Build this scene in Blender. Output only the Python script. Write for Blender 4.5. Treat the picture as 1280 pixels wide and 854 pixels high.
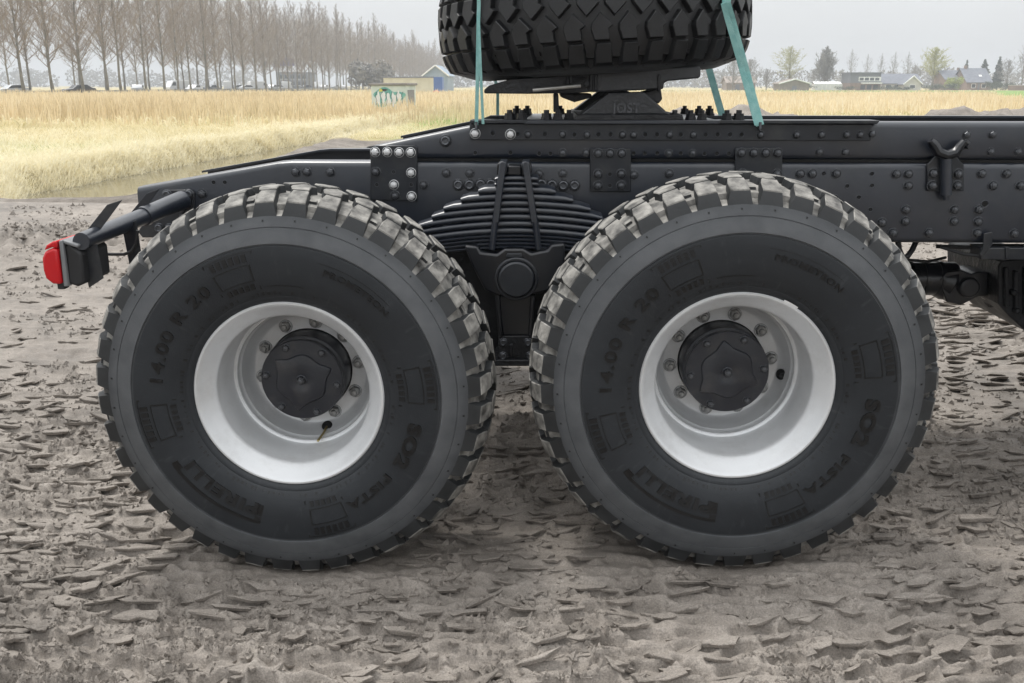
import bpy, bmesh, math, random
import numpy as np
from mathutils import Vector, Matrix, Euler
R = math.radians
PI = math.pi
S = bpy.context.scene
COL = S.collection
for o in list(bpy.data.objects):
    bpy.data.objects.remove(o)
random.seed(7)

# ------------------------------------------------------------------ camera
F_PX, CX, CD, CH, PITCH, YAW = 1198.08, .7837, 2.8167, 1.5314, .2614, .0321
cam = bpy.data.cameras.new('camera')
cam.sensor_width = 36
cam.lens = F_PX / 1280 * 36
cam.clip_start = .05
cam.clip_end = 9000
camo = bpy.data.objects.new('camera', cam)
COL.objects.link(camo)
camo.location = (CX, -CD, CH)
camo.rotation_euler = (PI / 2 - PITCH, 0, YAW)
S.camera = camo

# ------------------------------------------------------------------ world: overcast sky
SUN_EL, SUN_AZ = R(66), R(318)      # azimuth clockwise from +Y
wd = bpy.data.worlds.new('World')
S.world = wd
wd.use_nodes = True
nt = wd.node_tree
nt.nodes.clear()
n_out = nt.nodes.new('ShaderNodeOutputWorld')
n_bg = nt.nodes.new('ShaderNodeBackground')
n_sky = nt.nodes.new('ShaderNodeTexSky')
n_sky.sky_type = 'NISHITA'
n_sky.sun_disc = False
n_sky.sun_elevation = SUN_EL
n_sky.sun_rotation = SUN_AZ
n_sky.air_density = 1.0
n_sky.dust_density = 4.0
n_hs = nt.nodes.new('ShaderNodeHueSaturation')
n_hs.inputs['Saturation'].default_value = .25
n_tc = nt.nodes.new('ShaderNodeTexCoord')
n_sep = nt.nodes.new('ShaderNodeSeparateXYZ')
n_rng = nt.nodes.new('ShaderNodeMapRange')       # CIE overcast: (1+2 sin(elevation))/3
n_rng.inputs['From Min'].default_value = 0
n_rng.inputs['From Max'].default_value = 1
n_rng.inputs['To Min'].default_value = 4.7
n_rng.inputs['To Max'].default_value = 13.5
n_cl = nt.nodes.new('ShaderNodeTexNoise')
n_cl.inputs['Scale'].default_value = 2.2
n_cl.inputs['Detail'].default_value = 5
n_clr = nt.nodes.new('ShaderNodeMapRange')
n_clr.inputs['From Min'].default_value = .3
n_clr.inputs['From Max'].default_value = .7
n_clr.inputs['To Min'].default_value = .93
n_clr.inputs['To Max'].default_value = 1.05
n_mul = nt.nodes.new('ShaderNodeMath')
n_mul.operation = 'MULTIPLY'
n_col = nt.nodes.new('ShaderNodeVectorMath')
n_col.operation = 'SCALE'
n_col.inputs[0].default_value = (.975, .995, 1.01)
n_mix = nt.nodes.new('ShaderNodeMix')
n_mix.data_type = 'RGBA'
n_mix.inputs[0].default_value = .86
L = nt.links.new
L(n_sky.outputs[0], n_hs.inputs['Color'])
L(n_tc.outputs['Generated'], n_sep.inputs[0])
L(n_sep.outputs['Z'], n_rng.inputs['Value'])
L(n_tc.outputs['Generated'], n_cl.inputs['Vector'])
L(n_cl.outputs['Fac'], n_clr.inputs['Value'])
L(n_rng.outputs[0], n_mul.inputs[0])
L(n_clr.outputs[0], n_mul.inputs[1])
L(n_mul.outputs[0], n_col.inputs['Scale'])
L(n_hs.outputs[0], n_mix.inputs[6])
L(n_col.outputs[0], n_mix.inputs[7])
L(n_mix.outputs[2], n_bg.inputs['Color'])
n_bg.inputs['Strength'].default_value = .1
L(n_bg.outputs[0], n_out.inputs['Surface'])

sun = bpy.data.lights.new('sun', 'SUN')
sun.energy = 1.5
sun.angle = R(14)
sun.color = (1, .97, .92)
suno = bpy.data.objects.new('sun', sun)
COL.objects.link(suno)
suno.rotation_euler = (PI / 2 - SUN_EL, 0, PI - SUN_AZ)
suno.location = (-8, 10, 14)
S.view_settings.view_transform = 'Standard'
S.view_settings.look = 'None'
S.view_settings.gamma = 1
S.view_settings.exposure = .74
S.render.engine = 'CYCLES'
S.cycles.volume_bounces = 0
S.cycles.max_bounces = 6
S.cycles.transparent_max_bounces = 8


# ------------------------------------------------------------------ pixel -> place helpers
def ray(px, py):
    d = np.array([(px - 640) / F_PX, 1., -(py - 427) / F_PX])
    c, s = math.cos(PITCH), math.sin(PITCH)
    d = np.array([d[0], c * d[1] + s * d[2], -s * d[1] + c * d[2]])
    c, s = math.cos(YAW), math.sin(YAW)
    return np.array([c * d[0] - s * d[1], s * d[0] + c * d[1], d[2]])


def W(px, py, Y):
    """point on the upright plane y = Y (the face of the part that is being measured)"""
    d = ray(px, py)
    k = (Y + CD) / d[1]
    return (CX + k * d[0], CH + k * d[2])


def W3(px, py, Y):
    x, z = W(px, py, Y)
    return (x, Y, z)


def G(px, py, z=0.):
    d = ray(px, py)
    k = (z - CH) / d[2]
    return (CX + k * d[0], -CD + k * d[1])


# ------------------------------------------------------------------ materials
def nodes_of(m):
    m.use_nodes = True
    t = m.node_tree
    t.nodes.clear()
    out = t.nodes.new('ShaderNodeOutputMaterial')
    b = t.nodes.new('ShaderNodeBsdfPrincipled')
    t.links.new(b.outputs[0], out.inputs['Surface'])
    return t, b


def mat(name, c1, c2=None, scale=8., rough=.6, rough2=None, metal=0., bump=0., bscale=60., coat=0., detail=6, spec=.5,
        lo=.35, hi=.65, coord='Object', dist=.01, dirt=None):
    """two-tone noise-driven surface with fine relief"""
    m = bpy.data.materials.new(name)
    t, b = nodes_of(m)
    b.inputs['Metallic'].default_value = metal
    b.inputs['Roughness'].default_value = rough
    b.inputs['Specular IOR Level'].default_value = spec
    b.inputs['Coat Weight'].default_value = coat
    b.inputs['Coat Roughness'].default_value = .28
    tc = t.nodes.new('ShaderNodeTexCoord')
    n = t.nodes.new('ShaderNodeTexNoise')
    n.inputs['Scale'].default_value = scale
    n.inputs['Detail'].default_value = detail
    t.links.new(tc.outputs[coord], n.inputs['Vector'])
    r = t.nodes.new('ShaderNodeValToRGB')
    r.color_ramp.elements[0].position = lo
    r.color_ramp.elements[1].position = hi
    r.color_ramp.elements[0].color = (*c1, 1)
    r.color_ramp.elements[1].color = (*(c2 or c1), 1)
    t.links.new(n.outputs['Fac'], r.inputs['Fac'])
    t.links.new(r.outputs['Color'], b.inputs['Base Color'])
    if dirt:            # dried splashes and dust film: (colour, amount, scale)
        nd = t.nodes.new('ShaderNodeTexNoise')
        nd.inputs['Scale'].default_value = dirt[2]
        nd.inputs['Detail'].default_value = 12
        nd.inputs['Roughness'].default_value = .72
        t.links.new(tc.outputs[coord], nd.inputs['Vector'])
        md = t.nodes.new('ShaderNodeMapRange')
        md.inputs['From Min'].default_value = .50
        md.inputs['From Max'].default_value = .74
        md.inputs['To Max'].default_value = dirt[1]
        t.links.new(nd.outputs['Fac'], md.inputs['Value'])
        mx = t.nodes.new('ShaderNodeMix')
        mx.data_type = 'RGBA'
        t.links.new(md.outputs[0], mx.inputs[0])
        t.links.new(r.outputs['Color'], mx.inputs[6])
        mx.inputs[7].default_value = (*dirt[0], 1)
        t.links.new(mx.outputs[2], b.inputs['Base Color'])
    if rough2 is not None:
        mr = t.nodes.new('ShaderNodeMapRange')
        mr.inputs['From Min'].default_value = lo
        mr.inputs['From Max'].default_value = hi
        mr.inputs['To Min'].default_value = rough
        mr.inputs['To Max'].default_value = rough2
        t.links.new(n.outputs['Fac'], mr.inputs['Value'])
        t.links.new(mr.outputs[0], b.inputs['Roughness'])
    if bump:
        n2 = t.nodes.new('ShaderNodeTexNoise')
        n2.inputs['Scale'].default_value = bscale
        n2.inputs['Detail'].default_value = 5
        t.links.new(tc.outputs[coord], n2.inputs['Vector'])
        bp = t.nodes.new('ShaderNodeBump')
        bp.inputs['Strength'].default_value = bump
        bp.inputs['Distance'].default_value = dist
        t.links.new(n2.outputs['Fac'], bp.inputs['Height'])
        t.links.new(bp.outputs[0], b.inputs['Normal'])
    return m


M = {}
M['paint'] = mat('black_chassis_paint', (.0060, .0095, .0175), (.0100, .0145, .0245), 3.5, .34, .44, bump=.04, bscale=90, spec=.6, coat=.5, dirt=((.09, .085, .078), .25, 5))
M['paint_gloss'] = mat('glossy_black_paint', (.0035, .0045, .007), (.006, .0075, .011), 5, .27, .38, bump=.06, bscale=40, spec=.45, coat=.25, dirt=((.09, .085, .078), .14, 9))
M['plate'] = mat('black_plate_paint', (.009, .011, .0155), (.014, .017, .022), 9, .34, .44, bump=.05, bscale=70, dirt=((.10, .095, .085), .35, 8))
M['dark'] = mat('hole_black', (.002, .002, .002), (.004, .004, .004), 5, .9)  # near-black for the shade in holes and the rail gap, and for windows
M['bolt'] = mat('painted_bolt', (.06, .064, .072), (.10, .105, .115), 40, .22, .34, metal=.5)
M['bolt_silver'] = mat('zinc_bolt', (.55, .56, .57), (.70, .70, .70), 40, .35, .5, metal=.4)
M['lug'] = mat('grey_lug_nut', (.20, .20, .20), (.38, .38, .37), 60, .38, .5, metal=.6)
M['steel'] = mat('bare_steel', (.35, .34, .32), (.5, .49, .47), 30, .35, .5, metal=.9)
M['brass'] = mat('brass', (.42, .32, .12), (.5, .4, .18), 30, .35, metal=.9)
M['casting'] = mat('rough_black_casting', (.0045, .005, .007), (.010, .011, .014), 12, .4, .6, bump=.5, bscale=55)
M['strap'] = mat('teal_webbing', (.22, .47, .45), (.32, .57, .54), 30, .75, bump=.5, bscale=400)
M['strap_shade'] = mat('shaded_teal_webbing', (.03, .10, .10), (.05, .13, .13), 30, .8, bump=.5, bscale=400)  # shaded copy of the strap webbing, shade put into its colour
M['pedestal'] = mat('dark_grey_cast_iron', (.022, .024, .027), (.04, .042, .046), 12, .4, .55, bump=.4, bscale=60)
M['plastic'] = mat('black_plastic', (.010, .010, .011), (.018, .018, .02), 10, .55, .7)
M['greyplastic'] = mat('grey_lamp_bezel', (.16, .165, .17), (.22, .225, .23), 10, .45)
M['cap'] = mat('hub_cover_paint', (.016, .018, .024), (.026, .029, .036), 7, .28, .4, bump=.04, bscale=80, dirt=((.11, .10, .09), .4, 12))
M['rust'] = mat('greased_steel', (.015, .015, .016), (.15, .14, .13), 14, .3, .55, bump=.5, bscale=50, lo=.45, hi=.75)

# rim: silver-grey paint
M['rim'] = mat('silver_rim_paint', (.60, .61, .62), (.70, .71, .72), 5, .28, .42, metal=.3, bump=.03, bscale=120, spec=.6, dirt=((.30, .285, .26), .28, 9))
m = bpy.data.materials.new('red_lamp_lens')
t, b = nodes_of(m)
n = t.nodes.new('ShaderNodeTexWave')
n.inputs['Scale'].default_value = 60
r = t.nodes.new('ShaderNodeValToRGB')
r.color_ramp.elements[0].color = (.42, .005, .010, 1)
r.color_ramp.elements[1].color = (.60, .010, .016, 1)
t.links.new(n.outputs['Fac'], r.inputs[0])
t.links.new(r.outputs[0], b.inputs['Base Color'])
b.inputs['Roughness'].default_value = .18
b.inputs['Subsurface Weight'].default_value = .3
b.inputs['Subsurface Radius'].default_value = (.02, .002, .002)
M['lens'] = m


def rubber(name, c_dark, c_light, sheen, sheen_scuff_col):
    """sidewall rubber: ring band of painted sky sheen, scuffs, faint dust film"""
    m = bpy.data.materials.new(name)
    t, b = nodes_of(m)
    N = t.nodes.new
    K = t.links.new
    tc = N('ShaderNodeTexCoord')
    n1 = N('ShaderNodeTexNoise')
    n1.inputs['Scale'].default_value = 6
    n1.inputs['Detail'].default_value = 8
    n1.inputs['Roughness'].default_value = .65
    K(tc.outputs['Object'], n1.inputs['Vector'])
    r1 = N('ShaderNodeValToRGB')
    r1.color_ramp.elements[0].position = .3
    r1.color_ramp.elements[1].position = .72
    r1.color_ramp.elements[0].color = (*c_dark, 1)
    r1.color_ramp.elements[1].color = (*c_light, 1)
    K(n1.outputs['Fac'], r1.inputs['Fac'])
    # radius from the axle (object Y axis)
    sp = N('ShaderNodeSeparateXYZ')
    K(tc.outputs['Object'], sp.inputs[0])
    cb = N('ShaderNodeCombineXYZ')
    K(sp.outputs['X'], cb.inputs['X'])
    K(sp.outputs['Z'], cb.inputs['Z'])
    ln = N('ShaderNodeVectorMath')
    ln.operation = 'LENGTH'
    K(cb.outputs[0], ln.inputs[0])
    rr = N('ShaderNodeValToRGB')      # sky sheen painted as a lighter band on the ring below the shoulder
    e = rr.color_ramp.elements
    e[0].position = .472
    e[0].color = (0, 0, 0, 1)
    e[1].position = .480
    e[1].color = (1, 1, 1, 1)
    e2 = rr.color_ramp.elements.new(.54)
    e2.color = (.75, .75, .75, 1)
    e3 = rr.color_ramp.elements.new(.575)
    e3.color = (.3, .3, .3, 1)
    K(ln.outputs['Value'], rr.inputs['Fac'])
    mx = N('ShaderNodeMix')
    mx.data_type = 'RGBA'
    mu = N('ShaderNodeMath')
    mu.operation = 'MULTIPLY'
    K(rr.outputs['Color'], mu.inputs[0])
    n3 = N('ShaderNodeTexNoise')
    n3.inputs['Scale'].default_value = 14
    n3.inputs['Detail'].default_value = 9
    K(tc.outputs['Object'], n3.inputs['Vector'])
    mr = N('ShaderNodeMapRange')
    mr.inputs['From Min'].default_value = .3
    mr.inputs['From Max'].default_value = .7
    mr.inputs['To Min'].default_value = .6
    mr.inputs['To Max'].default_value = sheen
    K(n3.outputs['Fac'], mr.inputs['Value'])
    K(mr.outputs[0], mu.inputs[1])
    K(mu.outputs[0], mx.inputs[0])
    K(r1.outputs['Color'], mx.inputs[6])
    mx.inputs[7].default_value = (*sheen_scuff_col, 1)
    # radial scuffs
    at = N('ShaderNodeMath')
    at.operation = 'ARCTAN2'
    K(sp.outputs['Z'], at.inputs[0])
    K(sp.outputs['X'], at.inputs[1])
    cc = N('ShaderNodeCombineXYZ')
    s1 = N('ShaderNodeMath')
    s1.operation = 'MULTIPLY'
    s1.inputs[1].default_value = 14
    K(at.outputs[0], s1.inputs[0])
    s2 = N('ShaderNodeMath')
    s2.operation = 'MULTIPLY'
    s2.inputs[1].default_value = 9
    K(ln.outputs['Value'], s2.inputs[0])
    K(s1.outputs[0], cc.inputs['X'])
    K(s2.outputs[0], cc.inputs['Y'])
    n4 = N('ShaderNodeTexNoise')
    n4.inputs['Scale'].default_value = 1.6
    n4.inputs['Detail'].default_value = 7
    K(cc.outputs[0], n4.inputs['Vector'])
    r4 = N('ShaderNodeMapRange')
    r4.inputs['From Min'].default_value = .6
    r4.inputs['From Max'].default_value = .82
    r4.inputs['To Max'].default_value = .3
    K(n4.outputs['Fac'], r4.inputs['Value'])
    m2 = N('ShaderNodeMix')
    m2.data_type = 'RGBA'
    K(r4.outputs[0], m2.inputs[0])
    K(mx.outputs[2], m2.inputs[6])
    m2.inputs[7].default_value = (*[c * .9 for c in sheen_scuff_col], 1)
    K(m2.outputs[2], b.inputs['Base Color'])
    b.inputs['Roughness'].default_value = .52
    mr2 = N('ShaderNodeMapRange')
    mr2.inputs['To Min'].default_value = .32
    mr2.inputs['To Max'].default_value = .56
    K(n1.outputs['Fac'], mr2.inputs['Value'])
    K(mr2.outputs[0], b.inputs['Roughness'])
    b.inputs['Specular IOR Level'].default_value = .4
    n5 = N('ShaderNodeTexNoise')
    n5.inputs['Scale'].default_value = 220
    n5.inputs['Detail'].default_value = 3
    K(tc.outputs['Object'], n5.inputs['Vector'])
    bp = N('ShaderNodeBump')
    bp.inputs['Strength'].default_value = .12
    bp.inputs['Distance'].default_value = .004
    K(n5.outputs['Fac'], bp.inputs['Height'])
    K(bp.outputs[0], b.inputs['Normal'])
    return m


M['rubber'] = rubber('tyre_sidewall_rubber', (.013, .0155, .019), (.022, .0255, .030), 1.0, (.108, .113, .120))
M['rubber_letter'] = mat('tyre_lettering_rubber', (.0018, .002, .0026), (.0035, .004, .005), 30, .30, .42, bump=.1, bscale=200)
M['rubber_clean'] = mat('clean_tread_rubber', (.006, .0065, .0075), (.012, .0125, .014), 18, .38, .52, bump=.2, bscale=120, dist=.004)
M['rubber_side'] = mat('lug_flank_rubber', (.013, .0145, .016), (.026, .028, .030), 12, .45, .6, bump=.15, bscale=90, dist=.004)
M['rubber_dust'] = mat('dusty_tread_rubber', (.052, .050, .047), (.30, .288, .265), 22, .7, .9, bump=.5, bscale=60, lo=.34, hi=.66, detail=10)


# ------------------------------------------------------------------ mesh helpers
class MB:
    def __init__(s):
        s.v = []
        s.f = []
        s.m = []

    def add(s, vs, fs, mi=0):
        o = len(s.v)
        s.v += [tuple(map(float, p)) for p in vs]
        s.f += [tuple(i + o for i in f) for f in fs]
        s.m += [mi] * len(fs)
        return s

    def box(s, x0, x1, y0, y1, z0, z1, mi=0):
        v = [(x, y, z) for z in (z0, z1) for y in (y0, y1) for x in (x0, x1)]
        return s.add(v, [(0, 2, 3, 1), (4, 5, 7, 6), (0, 1, 5, 4), (2, 6, 7, 3), (0, 4, 6, 2), (1, 3, 7, 5)], mi)

    def prism(s, poly, y0, y1, mi=0):
        n = len(poly)
        v = [(x, y0, z) for x, z in poly] + [(x, y1, z) for x, z in poly]
        f = [tuple(range(n)), tuple(range(2 * n - 1, n - 1, -1))]
        f += [(i, i + n, (i + 1) % n + n, (i + 1) % n) for i in range(n)]
        return s.add(v, f, mi)

    def tube(s, pts, rad, seg=12, cap=True, mi=0):
        pts = [Vector(p) for p in pts]
        if not hasattr(rad, '__len__'):
            rad = [rad] * len(pts)
        vs, fs = [], []
        t0 = (pts[1] - pts[0]).normalized()
        ref = Vector((0, 0, 1)) if abs(t0.z) < .9 else Vector((0, 1, 0))
        for i, p in enumerate(pts):
            a = pts[min(i + 1, len(pts) - 1)] - pts[max(i - 1, 0)]
            a.normalize()
            u = a.cross(ref)
            u.normalize()
            w = u.cross(a)
            for k in range(seg):
                an = 2 * PI * k / seg
                vs.append(p + (u * math.cos(an) + w * math.sin(an)) * rad[i])
        for i in range(len(pts) - 1):
            for k in range(seg):
                q = (k + 1) % seg
                fs.append((i * seg + k, i * seg + q, (i + 1) * seg + q, (i + 1) * seg + k))
        if cap:
            fs.append(tuple(range(seg))[::-1])
            fs.append(tuple(range((len(pts) - 1) * seg, len(pts) * seg)))
        return s.add(vs, fs, mi)

    def lathe(s, prof, seg=96, cx=0, cz=0, mi=0, close=False, ph=0.):
        """profile [(y, r)] turned about the Y axis through (cx, cz)"""
        n = len(prof)
        vs = []
        for k in range(seg):
            a = 2 * PI * k / seg + ph
            c, q = math.cos(a), math.sin(a)
            vs += [(cx + r * c, y, cz + r * q) for y, r in prof]
        fs = []
        for k in range(seg):
            k2 = (k + 1) % seg
            for i in range(n - 1 + (1 if close else 0)):
                j = (i + 1) % n
                fs.append((k * n + i, k * n + j, k2 * n + j, k2 * n + i))
        return s.add(vs, fs, mi)

    def build(s, name, mats, parent=None, smooth=35, bevel=0., recalc=True, kind=None, seg=2):
        me = bpy.data.meshes.new(name)
        me.from_pydata(s.v, [], s.f)
        if not isinstance(mats, (list, tuple)):
            mats = [mats]
        for q in mats:
            me.materials.append(M[q] if isinstance(q, str) else q)
        if len(mats) > 1:
            me.polygons.foreach_set('material_index', s.m)
        if recalc:
            bm = bmesh.new()
            bm.from_mesh(me)
            bmesh.ops.recalc_face_normals(bm, faces=bm.faces)
            bm.to_mesh(me)
            bm.free()
        if smooth:
            me.polygons.foreach_set('use_smooth', [True] * len(me.polygons))
            me.set_sharp_from_angle(angle=R(smooth))
        me.update()
        o = bpy.data.objects.new(name, me)
        COL.objects.link(o)
        if parent:
            o.parent = parent
        if bevel:
            bv = o.modifiers.new('bevel', 'BEVEL')
            bv.width = bevel
            bv.segments = seg
            bv.limit_method = 'ANGLE'
            bv.angle_limit = R(40)
            bv.harden_normals = False
        if kind:
            o['kind'] = kind
        return o


def np_mesh(name, verts, quads=None, tris=None, mats=(), smooth=True, attr=None):
    """fast mesh from numpy arrays"""
    me = bpy.data.meshes.new(name)
    verts = np.asarray(verts, np.float32)
    nq = 0 if quads is None else len(quads)
    ntr = 0 if tris is None else len(tris)
    me.vertices.add(len(verts))
    me.vertices.foreach_set('co', verts.ravel())
    idx = []
    st = []
    if nq:
        idx.append(np.asarray(quads, np.int32).ravel())
        st.append(np.arange(nq, dtype=np.int32) * 4)
    if ntr:
        idx.append(np.asarray(tris, np.int32).ravel())
        st.append(nq * 4 + np.arange(ntr, dtype=np.int32) * 3)
    idx = np.concatenate(idx)
    st = np.concatenate(st)
    me.loops.add(len(idx))
    me.loops.foreach_set('vertex_index', idx)
    me.polygons.add(nq + ntr)
    me.polygons.foreach_set('loop_start', st)
    me.update(calc_edges=True)
    me.validate()
    me.polygons.foreach_set('use_smooth', np.full(nq + ntr, smooth))
    if attr:
        for k, a in attr.items():
            at = me.attributes.new(k, 'FLOAT', 'POINT')
            at.data.foreach_set('value', np.asarray(a, np.float32))
    for q in mats:
        me.materials.append(q)
    o = bpy.data.objects.new(name, me)
    COL.objects.link(o)
    return o


def tag(o, label, cat, group=None):
    o['label'] = label
    o['category'] = cat
    if group:
        o['group'] = group
    return o


def empty(name, loc=(0, 0, 0), rz=0.):
    e = bpy.data.objects.new(name, None)
    e.empty_display_size = .2
    COL.objects.link(e)
    e.location = loc
    e.rotation_euler = (0, 0, rz)
    return e


def dup(o, parent=None):
    c = o.copy()
    COL.objects.link(c)
    c.parent = parent
    for ch in list(o.children):
        dup(ch, c)
    return c


def inst(o, parent, loc, rot=None, scale=None, m=None):
    """one more object that shares the mesh of o"""
    c = o.copy()
    COL.objects.link(c)
    c.parent = parent
    c.location = loc
    if rot:
        c.rotation_euler = rot
    if scale:
        c.scale = scale
    return c


# ------------------------------------------------------------------ numpy noise
def h2(ix, iy, seed):
    n = (ix.astype(np.int64) * 374761393 + iy.astype(np.int64) * 668265263 + seed * 1442695041) & 0xffffffff
    n = ((n ^ (n >> 13)) * 1274126177) & 0xffffffff
    n = ((n ^ (n >> 16)) * 2246822519) & 0xffffffff
    return ((n ^ (n >> 15)) & 0xffffff) / float(0x1000000)


def vn(x, y, seed=0):
    ix = np.floor(x)
    iy = np.floor(y)
    fx = x - ix
    fy = y - iy
    fx = fx * fx * (3 - 2 * fx)
    fy = fy * fy * (3 - 2 * fy)
    a = h2(ix, iy, seed)
    b_ = h2(ix + 1, iy, seed)
    c = h2(ix, iy + 1, seed)
    d = h2(ix + 1, iy + 1, seed)
    return (a + (b_ - a) * fx) * (1 - fy) + (c + (d - c) * fx) * fy


def fbm(x, y, seed=0, oc=4, g=.5):
    s = 0
    a = 1.
    t_ = 0
    for i in range(oc):
        s = s + a * (vn(x * 2 ** i + i * 17.3, y * 2 ** i - i * 9.1, seed + i) - .5)
        t_ += a
        a *= g
    return s / t_ * 2


def voro(u, v, seed, jit=.8):
    iu = np.floor(u)
    iv = np.floor(v)
    f1 = np.full(u.shape, 9.)
    f2 = np.full(u.shape, 9.)
    cid = np.zeros(u.shape)
    dx = np.zeros(u.shape)
    dy = np.zeros(u.shape)
    for a in (-1, 0, 1):
        for b_ in (-1, 0, 1):
            cu = iu + a
            cv = iv + b_
            pu = cu + .5 + jit * (h2(cu, cv, seed) - .5)
            pv = cv + .5 + jit * (h2(cu, cv, seed + 5) - .5)
            ex = u - pu
            ey = v - pv
            d = np.sqrt(ex * ex + ey * ey)
            near = d < f1
            f2 = np.where(near, f1, np.minimum(f2, d))
            cid = np.where(near, h2(cu, cv, seed + 9), cid)
            dx = np.where(near, ex, dx)
            dy = np.where(near, ey, dy)
            f1 = np.where(near, d, f1)
    return f1, f2, cid, dx, dy


def sst(a, b_, x):
    t_ = np.clip((x - a) / (b_ - a), 0, 1)
    return t_ * t_ * (3 - 2 * t_)

# ------------------------------------------------------------------ ground materials
def attr_node(t, name):
    a = t.nodes.new('ShaderNodeAttribute')
    a.attribute_name = name
    return a


def mud_nodes(t, tc):
    """returns (colour socket, roughness socket, height socket) of drying clay"""
    N = t.nodes.new
    K = t.links.new

    def noise(sc, de=8, ro=.6):
        n = N('ShaderNodeTexNoise')
        n.inputs['Scale'].default_value = sc
        n.inputs['Detail'].default_value = de
        n.inputs['Roughness'].default_value = ro
        K(tc.outputs['Object'], n.inputs['Vector'])
        return n
    big = noise(.9, 5)
    mid = noise(7, 9, .65)
    fine = noise(70, 6, .7)
    r = N('ShaderNodeValToRGB')
    e = r.color_ramp.elements
    e[0].position = .3
    e[0].color = (.09, .079, .068, 1)
    e[1].position = .72
    e[1].color = (.37, .333, .297, 1)
    x = e.new(.5)
    x.color = (.225, .199, .174, 1)
    ad = N('ShaderNodeMath')
    ad.operation = 'MULTIPLY_ADD'
    K(big.outputs['Fac'], ad.inputs[0])
    ad.inputs[1].default_value = .55
    m3 = N('ShaderNodeMath')
    m3.operation = 'MULTIPLY_ADD'
    K(mid.outputs['Fac'], m3.inputs[0])
    m3.inputs[1].default_value = .45
    m3.inputs[2].default_value = .0
    K(m3.outputs[0], ad.inputs[2])
    K(ad.outputs[0], r.inputs['Fac'])
    # pale crumbs
    mx = N('ShaderNodeMix')
    mx.data_type = 'RGBA'
    fr = N('ShaderNodeMapRange')
    fr.inputs['From Min'].default_value = .58
    fr.inputs['From Max'].default_value = .75
    fr.inputs['To Max'].default_value = .45
    K(fine.outputs['Fac'], fr.inputs['Value'])
    K(fr.outputs[0], mx.inputs[0])
    K(r.outputs['Color'], mx.inputs[6])
    mx.inputs[7].default_value = (.42, .39, .355, 1)
    # damp roughness
    rr = N('ShaderNodeMapRange')
    rr.inputs['From Min'].default_value = .35
    rr.inputs['From Max'].default_value = .6
    rr.inputs['To Min'].default_value = .55
    rr.inputs['To Max'].default_value = .9
    K(ad.outputs[0], rr.inputs['Value'])
    # gritty crumbs in colour and relief
    g2 = noise(190, 4, .7)
    gr = N('ShaderNodeMapRange')
    gr.inputs['From Min'].default_value = .30
    gr.inputs['From Max'].default_value = .70
    gr.inputs['To Min'].default_value = .66
    gr.inputs['To Max'].default_value = 1.3
    K(g2.outputs['Fac'], gr.inputs['Value'])
    sc = N('ShaderNodeVectorMath')
    sc.operation = 'SCALE'
    K(mx.outputs[2], sc.inputs[0])
    K(gr.outputs[0], sc.inputs['Scale'])
    hh = N('ShaderNodeMath')
    hh.operation = 'MULTIPLY_ADD'
    K(g2.outputs['Fac'], hh.inputs[0])
    hh.inputs[1].default_value = .45
    K(fine.outputs['Fac'], hh.inputs[2])
    return sc.outputs[0], rr.outputs[0], hh.outputs[0]


def mud_material():
    m = bpy.data.materials.new('churned_clay')
    t, b = nodes_of(m)
    tc = t.nodes.new('ShaderNodeTexCoord')
    c, r, h = mud_nodes(t, tc)
    t.links.new(c, b.inputs['Base Color'])
    t.links.new(r, b.inputs['Roughness'])
    b.inputs['Specular IOR Level'].default_value = .35
    bp = t.nodes.new('ShaderNodeBump')
    bp.inputs['Strength'].default_value = .65
    bp.inputs['Distance'].default_value = .010
    t.links.new(h, bp.inputs['Height'])
    t.links.new(bp.outputs[0], b.inputs['Normal'])
    return m


M['mud'] = mud_material()


def field_material():
    m = bpy.data.materials.new('field_turf_and_clay')
    t, b = nodes_of(m)
    N = t.nodes.new
    K = t.links.new
    tc = N('ShaderNodeTexCoord')
    c, r, h = mud_nodes(t, tc)
    n = N('ShaderNodeTexNoise')
    n.inputs['Scale'].default_value = .35
    n.inputs['Detail'].default_value = 8
    K(tc.outputs['Object'], n.inputs['Vector'])
    ra = N('ShaderNodeValToRGB')
    e = ra.color_ramp.elements
    e[0].position = .3
    e[0].color = (.34, .29, .14, 1)
    e[1].position = .7
    e[1].color = (.52, .44, .25, 1)
    K(n.outputs['Fac'], ra.inputs['Fac'])
    n2 = N('ShaderNodeTexNoise')
    n2.inputs['Scale'].default_value = .5
    n2.inputs['Detail'].default_value = 5
    K(tc.outputs['Object'], n2.inputs['Vector'])
    rg = N('ShaderNodeValToRGB')
    rg.color_ramp.elements[0].color = (.14, .24, .05, 1)
    rg.color_ramp.elements[1].color = (.22, .33, .09, 1)
    K(n2.outputs['Fac'], rg.inputs['Fac'])
    m1 = N('ShaderNodeMix')
    m1.data_type = 'RGBA'
    K(attr_node(t, 'green').outputs['Fac'], m1.inputs[0])
    K(ra.outputs['Color'], m1.inputs[6])
    K(rg.outputs['Color'], m1.inputs[7])
    m2 = N('ShaderNodeMix')
    m2.data_type = 'RGBA'
    K(attr_node(t, 'mud').outputs['Fac'], m2.inputs[0])
    K(m1.outputs[2], m2.inputs[6])
    K(c, m2.inputs[7])
    K(m2.outputs[2], b.inputs['Base Color'])
    b.inputs['Roughness'].default_value = .9
    b.inputs['Specular IOR Level'].default_value = .2
    bp = N('ShaderNodeBump')
    bp.inputs['Strength'].default_value = .8
    bp.inputs['Distance'].default_value = .03
    K(h, bp.inputs['Height'])
    K(bp.outputs[0], b.inputs['Normal'])
    return m


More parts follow.
